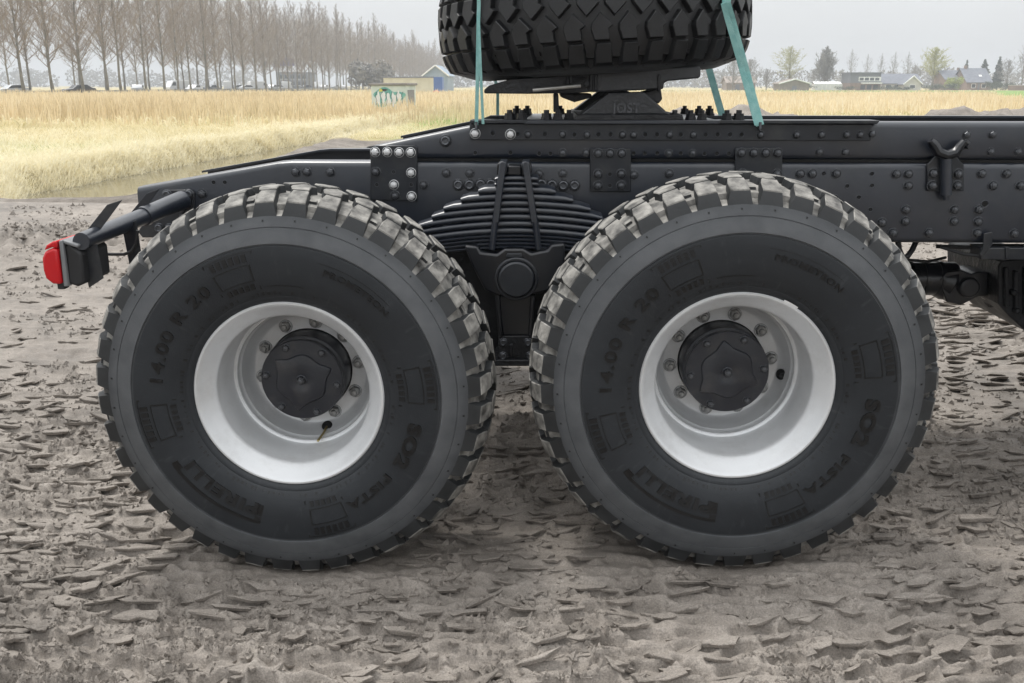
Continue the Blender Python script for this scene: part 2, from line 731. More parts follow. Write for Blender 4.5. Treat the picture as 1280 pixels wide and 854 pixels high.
M['field'] = field_material()
m = bpy.data.materials.new('ditch_water')
t, b = nodes_of(m)
b.inputs['Base Color'].default_value = (.12, .105, .07, 1)
b.inputs['Roughness'].default_value = .06
n = t.nodes.new('ShaderNodeTexNoise')
n.inputs['Scale'].default_value = 5
bp = t.nodes.new('ShaderNodeBump')
bp.inputs['Strength'].default_value = .08
bp.inputs['Distance'].default_value = .02
tc = t.nodes.new('ShaderNodeTexCoord')
t.links.new(tc.outputs['Object'], n.inputs['Vector'])
t.links.new(n.outputs['Fac'], bp.inputs['Height'])
t.links.new(bp.outputs[0], b.inputs['Normal'])
M['water'] = m

# ------------------------------------------------------------------ land form
DITCH = [(-6.35, 11.9, .9), (-6.4, 13.2, 1.3), (-6.4, 16, 1.2), (-6.4, 20, .95), (-6.3, 24, .6), (-5.85, 30, .45), (-5.2, 38, .4),
         (-4.4, 50, .4), (-2.5, 75, .4)]


def ditch_dist(x, y):
    best = np.full(x.shape, 1e9)
    for (ax, ay, aw), (bx_, by_, bw) in zip(DITCH[:-1], DITCH[1:]):
        vx, vy = bx_ - ax, by_ - ay
        t_ = np.clip(((x - ax) * vx + (y - ay) * vy) / (vx * vx + vy * vy), 0, 1)
        d = np.hypot(x - ax - t_ * vx, y - ay - t_ * vy) - (aw + (bw - aw) * t_)
        best = np.minimum(best, d)
    return best


def lot_edge(x):
    """y where the muddy lot ends"""
    return np.interp(x, [-60, -12, -7.8, -6.2, -5.7, -5.3, -4.8, -3.5, -2, 40, 80], [8, 10.4, 11.0, 12.0, 16, 24, 25, 26, 27, 31, 33])


def tilt(x):
    return .04 * sst(.25, 1.15, x) - .012 * sst(-.3, -2.2, x) * 0


def land(x, y):
    d = ditch_dist(x, y) + .16 * fbm(x * 1.7, y * 1.7, 31, 3)
    z = .05 * fbm(x * .25, y * .25, 3, 4) * sst(9, 16, np.hypot(x, y))
    z = z + tilt(x) * (1 - sst(4, 9, y))
    z = z - .75 * (1 - sst(-.35, .55, d))
    # bank lip on the field side
    z = z + .10 * np.exp(-((d - .7) / .35) ** 2) * sst(11, 13, y)
    return z


# --- the wide sheet: lot surroundings, field, on to the horizon
def axis(lo, hi, step, far, growth=1.09):
    a = list(np.arange(lo, hi, step))
    s_ = step
    p = hi
    while p < far:
        a.append(p)
        s_ *= growth
        p += s_
    a.append(far)
    return a


ax_p = axis(0, 22, .28, 4200)
xs = np.array([-q for q in ax_p[:0:-1]] + ax_p)
ys = np.array([-q for q in axis(0, 6, .5, 500, 1.2)[:0:-1]] + axis(0, 50, .28, 4500))
XX, YY = np.meshgrid(xs, ys)


def patch_half(y):
    return .56 * (y + CD) * 1.08 + .45


ZZ = land(XX, YY)
in_patch = (np.abs(XX - CX) < patch_half(YY) - .25) & (YY > -1.1) & (YY < 10.2)
rough = sst(0, 6, XX * 0 + np.abs(YY)) * (YY < lot_edge(XX))
ZZ = ZZ + .045 * fbm(XX * 1.6, YY * 1.6, 77, 4) * rough
ZZ = np.where(in_patch, ZZ - .16, ZZ)
edge = lot_edge(XX) + 1.2 * fbm(XX * .5, YY * .5, 12, 3)
mudm = 1 - sst(-.4, .4, YY - edge)
mudm = np.maximum(mudm, 1 - sst(-.1, .2, ditch_dist(XX, YY)))
green = sst(.15, .4, fbm(XX * .16, YY * .1, 41, 4)) * .45 * sst(60, 20, YY) * sst(1.2, 2.5, ditch_dist(XX, YY))
green = np.maximum(green, np.exp(-((YY - 40) / 9) ** 2) * np.exp(-((XX + 3.2) / 1.6) ** 2) * 1.0)
green = np.maximum(green, (((XX - .78) > .455 * (YY + 2.8)) & (YY > 105) & (YY < 262)) * 1.0)
green = np.maximum(green, ((XX > 60) & (YY > 225) & (YY < 292)) * .9)
nx, ny = len(xs), len(ys)
I = np.arange(nx * ny).reshape(ny, nx)
Q = np.stack([I[:-1, :-1], I[:-1, 1:], I[1:, 1:], I[1:, :-1]], -1).reshape(-1, 4)
fo = np_mesh('field', np.stack([XX, YY, ZZ], -1).reshape(-1, 3), Q, None, [M['field']],
             attr={'mud': mudm.ravel(), 'green': green.ravel()})
fo['kind'] = 'structure'

# --- ditch water
b_ = MB()
pts = [(-5.2, 11.0), (-4.6, 13), (-4.8, 16), (-5.1, 20), (-5.3, 24), (-5.0, 30), (-4.4, 38), (-3.6, 50), (-1.7, 75), (-3.3, 75), (-5.2, 50), (-6.0, 38),
       (-6.7, 30), (-7.3, 24), (-7.8, 20), (-8.1, 16), (-8.3, 13), (-8, 11.0)]
b_.add([(x, y, -.26) for x, y in pts], [tuple(range(len(pts)))])
wo = b_.build('ditch_water', 'water', smooth=0, recalc=False)
wo['kind'] = 'structure'

# --- the near mud, pressed by tyres
NR, NC = 830, 830
tt = np.linspace(0, 1, NR)
dist_ = 1.5 * (13.4 / 1.5) ** tt
yy = dist_ - CD
uu = np.linspace(-1, 1, NC)
PX_ = CX + uu[None, :] * patch_half(yy)[:, None]
PY_ = np.repeat(yy[:, None], NC, 1)


TRACKS = [  # x0, y0, angle(deg), half width, pitch along, pitch across, depth, from-x, to-x
    (0, 4.9, 3, .55, .24, .105, .030, -9, 9),
    (0, 3.7, -3, .50, .22, .098, .030, -9, 9),
    (0, 2.9, -5, .46, .20, .090, .028, -9, 9),
    (0, 2.1, 3, .44, .18, .082, .028, -9, 9),
    (0, 1.35, -2, .42, .165, .076, .028, -9, 9),
    (0, .62, 2, .38, .155, .070, .026, -9, 9),
    (0, -.28, -3, .34, .140, .068, .025, -9, 9),
    (0, -1.30, 6, .40, .135, .075, .026, -9, 9),
    (-.1, -.74, -12, .34, .125, .076, .030, -9, 9),
    (1.5, -.60, 8, .32, .13, .074, .026, .4, 9),
    (0, .142, 0, .24, .15, .064, .027, -9, -.15),
    (0, .142, 0, .22, .14, .064, .020, .25, 1.15),
    (0, .142, 1, .24, .15, .064, .027, 1.6, 9),
]


def mud_height(x, y):
    wx = x + .030 * fbm(x * 5, y * 5, 201, 3) + .010 * fbm(x * 20, y * 20, 205, 2)
    wy = y + .022 * fbm(x * 5, y * 7, 303, 3) + .009 * fbm(x * 20, y * 24, 309, 2)
    crumb = fbm(x * 16, y * 19, 60, 3, .6)
    grit = fbm(x * 50, y * 55, 66, 2, .6)
    ragged = fbm(x * 11, y * 14, 80, 3, .55)
    # broken crust between tracks
    f1, f2, cid, dx, dy = voro(wx / .13, wy / .085, 500, .95)
    e = f2 - f1
    h = .022 * (cid - .5) - .020 * dy * (.3 + cid) - .018 * np.exp(-(e / .14) ** 2) + .007 * crumb
    for k, (x0, y0, a, hw, pu, pv, dep, fx, tx) in enumerate(TRACKS):
        ca, sa = math.cos(R(a)), math.sin(R(a))
        u = (wx - x0) * ca + (wy - y0) * sa
        v = -(wx - x0) * sa + (wy - y0) * ca
        v = v + .05 * np.sin(u * .9 + k)
        row = np.floor(v / pv)
        f1, f2, cid, dx, dy = voro(u / pu + .5 * (row % 2) + .25 * (v / pv), v / pv, 700 + k * 20, .60)
        e = f2 - f1 + .07 * ragged
        keep = sst(.12, .34, vn(x * 1.1 + k * 9, y * 1.3, 900 + k) + .10)
        msk = (1 - .72 * sst(.9, 2.2, y) * sst(1.6, .6, x)) * sst(hw + .03, hw - .04, np.abs(v) + .05 * ragged) * sst(fx - .1, fx + .1, x) * sst(tx + .1, tx - .1, x) * keep
        amp = dep * (.35 + .65 * sst(.12, .34, np.abs(dy))) * (.75 + 1.5 * vn(x * 6 + k * 3, y * 8, 930 + k))
        ridge = 1 - sst(.05, .33, e)
        # pressed floors, with torn walls of clay squeezed up between the lugs
        hh = ridge * amp * .7 * (1 + .45 * crumb) + .016 * (cid - .5) - .034 * dy * (.3 + cid) * (1 - ridge) + .008 * dx * (cid - .5)
        hh = hh - .022 * np.exp(-((e - .34) / .10) ** 2) * (dy > 0) - dep * .45
        h = h * (1 - msk) + hh * msk
        h = h + .022 * np.exp(-((np.abs(v) - hw - .02) / .045) ** 2) * (.4 + ragged) * (1 - msk) * sst(fx - .1, fx + .1, x) * sst(tx + .1, tx - .1, x) * keep
    # smeared, smoother patches
    smooth_ = sst(.60, .74, vn(x * .9 + 3.3, y * 1.1 + 1.7, 44) * .7 + vn(x * 2.1, y * 2.4, 45) * .3)
    h = h * (1 - .7 * smooth_)
    h = h + .0022 * crumb + .0010 * grit
    h = h + .026 * fbm(x * .9, y * .9, 15, 3)
    far = sst(2.5, 6, y)
    h = h + far * (.05 * fbm(x * 1.1, y * 2.0, 19, 5, .6))
    churn = np.exp(-((y - 6.3) / .8) ** 2) * sst(-.6, -1.6, x)
    cl = voro(wx / .24, wy / .22, 811, .95)
    h = h + churn * (.12 + .18 * (.6 - cl[0]) + .10 * crumb)
    return h


H = mud_height(PX_, PY_)
for _ in range(2):
    H[1:-1] = (H[:-2] + 2 * H[1:-1] + H[2:]) / 4
    H[:, 1:-1] = (H[:, :-2] + 2 * H[:, 1:-1] + H[:, 2:]) / 4
# the truck's own tyres stand in shallow troughs
for wx_, zt in ((0., .60), (1.38, .6397)):
    g = sst(.26, .20, np.abs(PY_ - .142)) * np.exp(-((PX_ - wx_) / .42) ** 4)
    lim = zt - np.sqrt(np.maximum(.630 ** 2 - (PX_ - wx_) ** 2, .0)) - tilt(PX_)
    Hs = np.minimum(H, lim + .010 + .004 * fbm(PX_ * 40, PY_ * 40, 5, 3))
    H = H * (1 - g) + np.where(np.abs(PX_ - wx_) < .5, Hs, H) * g
    # clay squeezed up beside the contact patch
    rim_ = np.exp(-((np.abs(PY_ - .142) - .225) / .045) ** 2) * np.exp(-((PX_ - wx_ - .05) / .34) ** 4)
    H = H + rim_ * (.016 + .022 * fbm(PX_ * 13, PY_ * 15, 88, 3))
fade = sst(1., .93, np.abs(uu))[None, :] * sst(10.5, 9.7, PY_) * sst(-1.31, -1.15, PY_)
PZ_ = land(PX_, PY_) + H * fade - (1 - fade) * .05
I = np.arange(NR * NC).reshape(NR, NC)
Q = np.stack([I[:-1, :-1], I[:-1, 1:], I[1:, 1:], I[1:, :-1]], -1).reshape(-1, 4)
go = np_mesh('ground', np.stack([PX_, PY_, PZ_], -1).reshape(-1, 3), Q, None, [M['mud']])
go['kind'] = 'structure'


def ground_at(x, y):
    """nearest mud height"""
    i = np.clip(np.searchsorted(yy, y), 0, NR - 1)
    j = np.clip(((x - CX) / patch_half(yy[i]) + 1) / 2 * (NC - 1), 0, NC - 1).astype(int)
    return PZ_[i, j]


# --- loose crumbs of clay lying about (far too many to count)
rng = np.random.default_rng(11)
base = np.array([(0, 0, 1), (1, 0, -.45), (-.5, .87, -.45), (-.5, -.87, -.45)], float)
tri = np.array([(0, 1, 2), (0, 2, 3), (0, 3, 1), (1, 3, 2)])
Hb = H.copy()
for _ in range(10):                       # local mean of the relief
    Hb = (Hb + np.roll(Hb, 3, 0) + np.roll(Hb, -3, 0) + np.roll(Hb, 3, 1) + np.roll(Hb, -3, 1)) / 5
rel = H - Hb
nc = 420000
ti = (rng.uniform(0, 1, nc) ** 1.25 * (NR - 60)).astype(int) + 30
tj = (rng.uniform(.06, .94, nc) * NC).astype(int)
cx_, cy = PX_[ti, tj], PY_[ti, tj]
wgt = sst(-.002, .014, rel[ti, tj]) * .85 + .06
wgt = wgt * sst(.30, .62, vn(cx_ * 2.6, cy * 2.9, 71))
wgt = np.where(np.hypot((cx_ - .05) / .5, (cy + .32) / .13) < 1, .5, wgt)
keep = rng.uniform(0, 1, nc) < wgt * .55
keep &= ~((np.abs(cy - .14) < .22) & ((np.abs(cx_) < .42) | (np.abs(cx_ - 1.38) < .42)))
ti, tj, cx_, cy = ti[keep][:50000], tj[keep][:50000], cx_[keep][:50000], cy[keep][:50000]
n_ = len(cx_)
cx_ = cx_ + rng.normal(0, .004, n_)
sz = np.minimum(rng.gamma(1.6, .0022, n_) + .0022, .017) * (1 + .14 * np.maximum(cy, 0))
cz_ = PZ_[ti, tj] + sz * .3
vv = base[None] * rng.uniform(.6, 1.3, (n_, 4, 1)) + rng.normal(0, .25, (n_, 4, 3))
an = rng.uniform(0, 2 * PI, n_)
ca, sa = np.cos(an)[:, None], np.sin(an)[:, None]
vx = vv[..., 0] * 1.3
vy = vv[..., 1]
P3 = np.stack([vx * ca - vy * sa, vx * sa + vy * ca, vv[..., 2] * .9], -1) * sz[:, None, None]
P3 += np.stack([cx_, cy, cz_], -1)[:, None]
T3 = (tri[None] + (np.arange(n_) * 4)[:, None, None]).reshape(-1, 3)
co = np_mesh('mud_crumbs', P3.reshape(-1, 3), None, T3, [M['mud']], smooth=False)
co['kind'] = 'stuff'
tag(co, 'loose grey brown crumbs of dried clay scattered over the churned ground', 'mud crumbs')


# --- torn plates of crust that the tyre lugs have lifted, lying like shingles (beyond counting)
fx_, fy_, fl_, fw_, fa_, ft_ = [], [], [], [], [], []


def later_track(x, y, k):
    hit = np.zeros(x.shape, bool)
    for (x0, y0, a, hw, pu, pv, dep, f0, t0) in TRACKS[k + 1:]:
        ca_, sa_ = math.cos(R(a)), math.sin(R(a))
        v = -(x - x0) * sa_ + (y - y0) * ca_ + .05 * np.sin(((x - x0) * ca_ + (y - y0) * sa_) * .9)
        hit |= (np.abs(v) < hw) & (x > f0) & (x < t0)
    return hit


for k, (x0, y0, a, hw, pu, pv, dep, f0, t0) in enumerate(TRACKS):
    # one pressed pad per tyre lug, in staggered slanting rows along the track
    ca_, sa_ = math.cos(R(a)), math.sin(R(a))
    ui, vi = np.meshgrid(np.arange(-60, 60), np.arange(-int(hw / pv), int(hw / pv) + 1))
    u = ((ui + .5 * (vi % 2) - .30 * vi) * pu).ravel() + rng.normal(0, pu * .10, ui.size)
    v = (vi * pv).ravel() + rng.normal(0, pv * .13, ui.size)
    v = v - .05 * np.sin(u * .9 + k)
    x = x0 + u * ca_ - v * sa_
    y = y0 + u * sa_ + v * ca_
    ok = (x > f0) & (x < t0) & (np.abs(x - CX) < patch_half(y) * .93) & (y > -1.1) & ~later_track(x, y, k)
    ok &= rng.uniform(0, 1, x.size) < .92 - .75 * sst(1.2, 2.6, y) * sst(1.6, .7, x)
    ok &= vn(x * 1.4 + k, y * 1.7, 955) > .20
    ok &= ~((np.abs(y - .13) < .22) & ((np.abs(x) < .36) | (np.abs(x - 1.38) < .36)))
    n1_ = int(ok.sum())
    fx_.append(x[ok]); fy_.append(y[ok])
    fl_.append(pu * rng.uniform(.34, .56, n1_)); fw_.append(pv * rng.uniform(.30, .52, n1_))
    fa_.append(R(a) + .16 + rng.normal(0, .13, n1_)); ft_.append(np.abs(rng.normal(.24, .12, n1_)))
nf = 30000
ti = (rng.uniform(0, 1, nf) ** 1.35 * (NR - 90)).astype(int) + 45
tj = (rng.uniform(.07, .93, nf) * NC).astype(int)
x, y = PX_[ti, tj], PY_[ti, tj]
churned = np.exp(-((y - 6.3) / .9) ** 2) * sst(-.6, -1.6, x)
wgt = .5 * sst(.25, .6, vn(x * 3.1, y * 3.6, 177)) * (1 - .8 * sst(1.2, 2.4, y) * sst(1.8, .7, x)) + .8 * churned
ok = (rng.uniform(0, 1, nf) < wgt) & ~((np.abs(y - .13) < .20) & ((np.abs(x) < .40) | (np.abs(x - 1.38) < .40)))
x, y = x[ok][:5200], y[ok][:5200]
n1_ = len(x)
l_ = np.clip(rng.lognormal(math.log(.015), .5, n1_), .006, .045) * (1 + .12 * np.maximum(y, 0))
fx_.append(x); fy_.append(y); fl_.append(l_); fw_.append(l_ * rng.uniform(.45, .85, n1_))
fa_.append(rng.normal(0, .5, n1_)); ft_.append(rng.normal(.3, .2, n1_))
fx_, fy_, ln_, wd_, ang, tlx = [np.concatenate(q) for q in (fx_, fy_, fl_, fw_, fa_, ft_)]
n_ = len(fx_)
KV = 10
an = (np.arange(KV) / KV * 2 * PI)[None] + rng.uniform(-.3, .3, (n_, KV))
rad = rng.uniform(.62, 1.22, (n_, KV))
th_ = rng.uniform(.004, .008, n_) + ln_ * .04
lx = np.cos(an) * rad * ln_[:, None]
ly = np.sin(an) * rad * wd_[:, None]
tlx = tlx[:, None]
tly = rng.normal(0, .14, n_)[:, None]
lz = -ly * tlx + lx * tly
zb = rng.normal(0, .0028, (n_, KV))
ang = ang[:, None]
ca, sa = np.cos(ang), np.sin(ang)


def place_ring(k, dz):
    X = fx_[:, None] + (lx * k) * ca - (ly * k) * sa
    Y = fy_[:, None] + (lx * k) * sa + (ly * k) * ca
    Z = ground_at(fx_, fy_)[:, None] + lz * k + zb + dz - (.24 * np.abs(tlx) * wd_[:, None] + .001)
    return np.stack([X, Y, Z], -1)


P3 = np.concatenate([place_ring(.93, th_[:, None] * .75), place_ring(1., th_[:, None] * .45), place_ring(.86, -th_[:, None] * .7)], 1)
o_ = (np.arange(n_) * 3 * KV)[:, None]
T3 = np.concatenate([o_ + [0, k, k + 1] for k in range(1, KV - 1)])
Q3 = np.concatenate([o_ + [r_ * KV + k, (r_ + 1) * KV + k, (r_ + 1) * KV + (k + 1) % KV, r_ * KV + (k + 1) % KV] for k in range(KV) for r_ in (0, 1)])
fl = np_mesh('clay_flakes', P3.reshape(-1, 3), Q3, T3, [M['mud']], smooth=False)
fl['kind'] = 'stuff'
tag(fl, 'torn grey plates of clay crust lifted by tyre lugs all over the ground', 'clay flakes')


# --- heaps of dug soil behind the truck
def mound(cx, cy, rx, ry, h, seed, label):
    n1 = 70
    a = np.linspace(-1, 1, n1)
    A, B = np.meshgrid(a, a)
    x = cx + A * rx * 1.15
    y = cy + B * ry * 1.15
    d = np.sqrt(A * A + B * B) * 1.15
    z = h * np.clip(1 - d ** 1.6, -.3, 1) * (1 + .5 * fbm(x * .7, y * .7, seed, 3))
    z = z + .26 * fbm(x * 2.2, y * 2.2, seed + 3, 4, .6) * (d < 1.05) + .1 * (voro(x / .45, y / .45, seed)[0] * -1 + .5)
    z = np.where(d > 1.02, -.25, z)
    I = np.arange(n1 * n1).reshape(n1, n1)
    Q = np.stack([I[:-1, :-1], I[:-1, 1:], I[1:, 1:], I[1:, :-1]], -1).reshape(-1, 4)
    o = np_mesh('soil_mound', np.stack([x, y, z], -1).reshape(-1, 3), Q, None, [M['mud']])
    o['kind'] = 'structure'
    return o


mound(5.9, 21.5, 4.6, 2.2, .92, 21, '')
mound(13.2, 23, 5.2, 2.2, .92, 35, '')
mound(.5, 23, 1.5, 1.4, .72, 47, '')

# ================================================================== the truck
TRUCK = empty('truck_chassis', (0, 0, 0))
tag(TRUCK, 'black heavy truck chassis with big off road tyres and a fifth wheel coupling', 'truck')
FY = .80            # outer face of the near frame rail
YC = 1.20           # centre line of the truck


# ---------------------------------------------------------------- bolts shared by all plates
def bolt_mesh(name, m_):
    b = MB()
    b.lathe([(0, .0001), (0, .0165), (-.003, .0165), (-.0036, .0150)], 16)
    b.lathe([(-.003, .0125), (-.010, .0125), (-.0125, .0105), (-.0128, .006)], 6)
    b.lathe([(-.0125, .0068), (-.0165, .0066), (-.0175, .004), (-.0175, .0001)], 10)
    o = b.build(name, m_, smooth=40)
    return o


def round_bolt_mesh(name, m_):
    b = MB()
    b.lathe([(0, .0205), (-.004, .0205), (-.006, .0185)], 18)
    b.lathe([(-.005, .0165), (-.012, .0160), (-.015, .012), (-.0135, .0085), (-.0105, .008), (-.0105, .0001)], 14)
    return b.build(name, m_, smooth=40)


def hole_mesh():
    b = MB()
    b.lathe([(-.0008, .0085), (-.0018, .0100), (-.0008, .0115), (.0005, .012)], 14)
    b.lathe([(-.0008, .0085), (-.0006, .0001)], 14, mi=1)  # near-black disc paints the shade inside the hole
    return b.build('bolt_hole_shade', ['paint', 'dark'], smooth=40)


B_DARK, B_SIL, B_BIG, B_HOLE = bolt_mesh('bolt', 'bolt'), bolt_mesh('bolt', 'bolt_silver'), round_bolt_mesh('bolt', 'bolt'), hole_mesh()
_used = set()


def place(proto, parent, loc, s=1., rot=None):
    """first use moves the prototype itself, later uses are copies"""
    if proto.name not in _used:
        _used.add(proto.name)
        o = proto
        o.parent = parent
        o.location = loc
        o.rotation_euler = rot or (0, 0, 0)
        o.scale = (s, s, s)
        return o
    return inst(proto, parent, loc, rot or (0, random.uniform(0, 1), 0), (s, s, s))


def bolts(parent, proto, pts, Y, s=1.):
    for px, py in pts:
        x, z = W(px, py, Y)
        place(proto, parent, (x, Y + .0005, z), s * (1.14 if proto is not B_HOLE else 1.))


# ---------------------------------------------------------------- frame rails (pressed channels)
def channel(name, stations, yweb, sgn, fl=.085, th=.009, rad=.022, parent=None, m_='paint'):
    """stations [(x, zbottom, ztop)], outer web face at yweb, flanges point to sgn*y"""
    b = MB()
    secs = []
    for x, z0, z1 in stations:
        sec = []
        sec.append((yweb + sgn * fl, z1))
        for k in range(5):
            a = k / 4 * PI / 2
            sec.append((yweb + sgn * (rad - rad * math.sin(a)), z1 - rad + rad * math.cos(a)))
        for k in range(5):
            a = k / 4 * PI / 2
            sec.append((yweb + sgn * (rad - rad * math.cos(a)), z0 + rad - rad * math.sin(a)))
        sec.append((yweb + sgn * fl, z0))
        sec.append((yweb + sgn * fl, z0 + th))
        sec.append((yweb + sgn * th, z0 + th))
        sec.append((yweb + sgn * th, z1 - th))
        sec.append((yweb + sgn * fl, z1 - th))
        secs.append([(x, y, z) for y, z in sec])
    n = len(secs[0])
    vs = [p for s_ in secs for p in s_]
    fs = []
    for i in range(len(secs) - 1):
        for k in range(n):
            q = (k + 1) % n
            fs.append((i * n + k, i * n + q, (i + 1) * n + q, (i + 1) * n + k))
    last = (len(secs) - 1) * n
    # end caps as the C outline, cut into strips so no face spans the hollow
    for o_ in (0, last):
        fs.append((o_ + 0, o_ + 1, o_ + 14, o_ + 15))
        fs.append(tuple(o_ + k for k in (1, 2, 3, 4, 5, 6, 13, 14)))
        fs.append(tuple(o_ + k for k in (6, 7, 8, 9, 10, 12, 13)))
        fs.append((o_ + 10, o_ + 11, o_ + 12))
    b.add(vs, fs)
    return b.build(name, m_, parent, smooth=30)


xr, zr = W(171, 234, FY)
xb, zb = W(353, 200.5, FY)
ZT, ZB = 1.256, .958
main_st = [(xr, .962, zr), (xb - .02, ZB, ZT - .004), (xb + .03, ZB, ZT), (6.6, ZB, ZT)]
rail = channel('frame_rail', main_st, FY, 1, parent=TRUCK)
rail_far = channel('frame_rail', main_st, 2 * YC - FY, -1, parent=TRUCK)
xs0, zs0 = W(466, 182.5, FY)
xs1, zs1 = W(590, 156.5, FY)
ZS = W(1200, 152.6, FY)[1]
sub_st = [(xs0, ZT + .008, zs0), (xs1 - .01, ZT + .008, zs1 - .002), (xs1 + .03, ZT + .008, ZS), (4.3, ZT + .008, ZS)]
sub = channel('subframe_rail', sub_st, FY + .006, 1, fl=.075, parent=TRUCK)
sub_far = channel('subframe_rail', sub_st, 2 * YC - FY - .002, -1, fl=.075, parent=TRUCK)
# near-black strip put in for the shade of the gap between both rails
MB().box(xs0 + .02, 4.3, FY + .012, FY + .07, ZT - .001, ZT + .010).build('gap_shade_strip', 'dark', TRUCK, smooth=0)
# cross members
for cxm in (.30, 1.05, 2.1, 2.9):
    MB().box(cxm - .07, cxm + .07, FY + .008, 2 * YC - FY - .008, 1.0, 1.2).build('cross_member', 'paint', TRUCK, smooth=0, bevel=.01)

# top angle strip along the subframe
xa0, za0 = W(587, 157, FY - .012)
xa1, za1 = W(1094, 160, FY - .012)
za_b = W(840, 175.5, FY - .012)[1]
ztop = ZS + .004
b = MB()
b.prism([(xa0, za_b), (xa1 - .012, za_b), (xa1 - .012, ztop - .012), (xa0, ztop - .012)], FY - .012, FY - .002)
b.prism([(xa0 + .003, ztop - .010), (xa1, ztop - .010), (xa1 + .01, ztop + .002), (xa0 + .003, ztop + .002)], FY - .030, FY + .09)
strip = b.build('angle_strip', 'plate', TRUCK, smooth=30, bevel=.002)
YS_ = FY - .0125
bolts(strip, B_SIL, [(594, 167), (638, 168)], YS_, 1.05)
bolts(strip, B_DARK, [(733.6, 168.4), (778, 168.4), (792, 168.4), (837, 168.4), (866.6, 168.4), (950.6, 168.4), (995.6, 168.4), (1026.7, 168.4),
                      (1058, 168.4), (1075, 168.4), (1090, 167.5), (703, 168), (660, 168)], YS_, .8)
bolts(strip, B_HOLE, [(616, 167), (647, 168), (681, 168), (718, 168.4), (748, 168.4), (763, 168.4), (806.6, 168.4), (821.5, 168.4), (851, 168.4), (882, 168.4), (897, 168.4),
                      (912.5, 168.4), (927, 168.4)], YS_, .85)
# subframe row
bolts(sub, B_BIG, [(557, 176)], FY + .006)
bolts(sub, B_DARK, [(703.5, 191), (732.5, 191), (836, 191.6), (865.7, 191.6), (1024, 190), (1056.4, 190), (1208, 168.4), (1240, 168.4), (1238, 190), (1272, 190)], FY + .006, .85)
bolts(sub, B_HOLE, [(594, 191), (638, 191), (674, 192), (688, 192), (792, 191.6), (806, 191.6), (821.5, 191.6), (851, 191.6), (880.6, 192), (896, 192), (911, 192)], FY + .006, .8)
# main rail
bolts(rail, B_DARK, [(558, 216), (587, 216), (674, 217), (703.5, 216.5), (529.6, 231), (792, 218.6), (836, 216.6), (1000, 217), (1015, 217), (1045, 217),
                     (1120, 217.4), (1135, 217.4), (1135, 232), (1226.6, 217), (1257.7, 217), (1240.6, 232), (1132, 262), (1192.5, 262), (1223, 262), (1131, 276.5),
                     (1192, 276.5), (1222, 277), (1102, 278), (1116, 291), (1160.6, 291), (1221, 291), (1267, 292), (1275, 232),
                     (370, 215), (384, 215), (413, 215), (253, 242)], FY)
bolts(rail, B_BIG, [(573, 231), (587, 231), (601, 230.5), (614, 230), (690, 231), (704, 231.6), (718, 231.6), (677, 230)], FY, .95)
bolts(rail, B_HOLE, [(267, 228), (281, 228), (1090, 217.4), (1090, 232), (1059, 232.7), (1073.5, 246.7), (1088, 262), (1056, 262), (1030, 217), (425, 262)], FY, .8)
bolts(rail, B_HOLE, [(1043, 247.6), (1231, 255), (276, 252)], FY, 1.3)


# gusset plates
def plate(name, pts, Y, th=.010, parent=TRUCK, m_='plate', bev=.003):
    return MB().prism([W(x, y, Y) for x, y in pts], Y, Y + th).build(name, m_, parent, smooth=30, bevel=bev)


YP = FY - .010
p1 = plate('gusset_plate', [(463, 250), (463, 184.5), (466, 182), (518, 182), (521.5, 184.5), (521.5, 252)], YP)
bolts(p1, B_SIL, [(469, 190), (484, 190), (499, 190.6), (513.4, 190.6), (514, 216), (492.5, 231), (514.6, 245.5)], YP, 1.0)
bolts(p1, B_DARK, [(470, 215), (494, 244.5)], YP)
bolts(p1, B_HOLE, [(492, 215), (514, 231), (471, 231)], YP, .75)
p2 = plate('gusset_plate', [(737.5, 240), (737.5, 186.5), (739, 185.5), (787, 185.5), (788.5, 186.5), (788.5, 240)], YP)
bolts(p2, B_DARK, [(747.6, 191.6), (762.4, 191.6), (777, 191.6), (747.6, 217.4), (776.4, 217.4), (747.6, 232), (776.4, 232)], YP)
bolts(p2, B_HOLE, [(762.4, 218), (762.4, 232)], YP, .8)
p3 = plate('gusset_plate', [(919, 240), (919, 186.5), (922, 184.5), (974, 184.5), (978, 187), (978, 240)], YP)
bolts(p3, B_DARK, [(926.5, 191), (941.8, 191), (956.7, 191), (972, 191), (970.7, 217.4), (928, 217)], YP)
bolts(p3, B_HOLE, [(948, 217)], YP, .8)

# horn-shaped rope cleat bracket
YB = FY - .012
cl = plate('cleat_bracket', [(1159, 239), (1159, 206), (1170, 195), (1195, 195), (1205, 206), (1205, 239)], YB, .012)
bolts(cl, B_DARK, [(1166, 216.6), (1197, 217.4), (1165, 232), (1196, 232)], YB, 1.05)
MB().tube([W3(1182.7, 194, YB - .014), W3(1182.7, 244, YB - .014)], .020, 16).build('post', 'paint', cl)
MB().tube([W3(1182.7, 244, YB - .014), W3(1182.7, 250, YB - .014)], .011, 10).build('pin', 'paint', cl)
b = MB()
hp = [(1163, 176), (1168, 181), (1173, 190), (1183, 194), (1194, 191), (1199, 184), (1205, 177)]
b.tube([W3(x, y, YB - .022) for x, y in hp], [.012, .017, .019, .019, .019, .017, .013], 10)
b.tube([W3(1205, 177, YB - .022), W3(1208, 180, YB - .02), W3(1207, 186, YB - .02)], [.013, .014, .011], 10)
b.tube([W3(1163, 176, YB - .022), W3(1166, 184, YB - .02)], [.012, .01], 10)
b.build('horn', 'paint_gloss', cl)

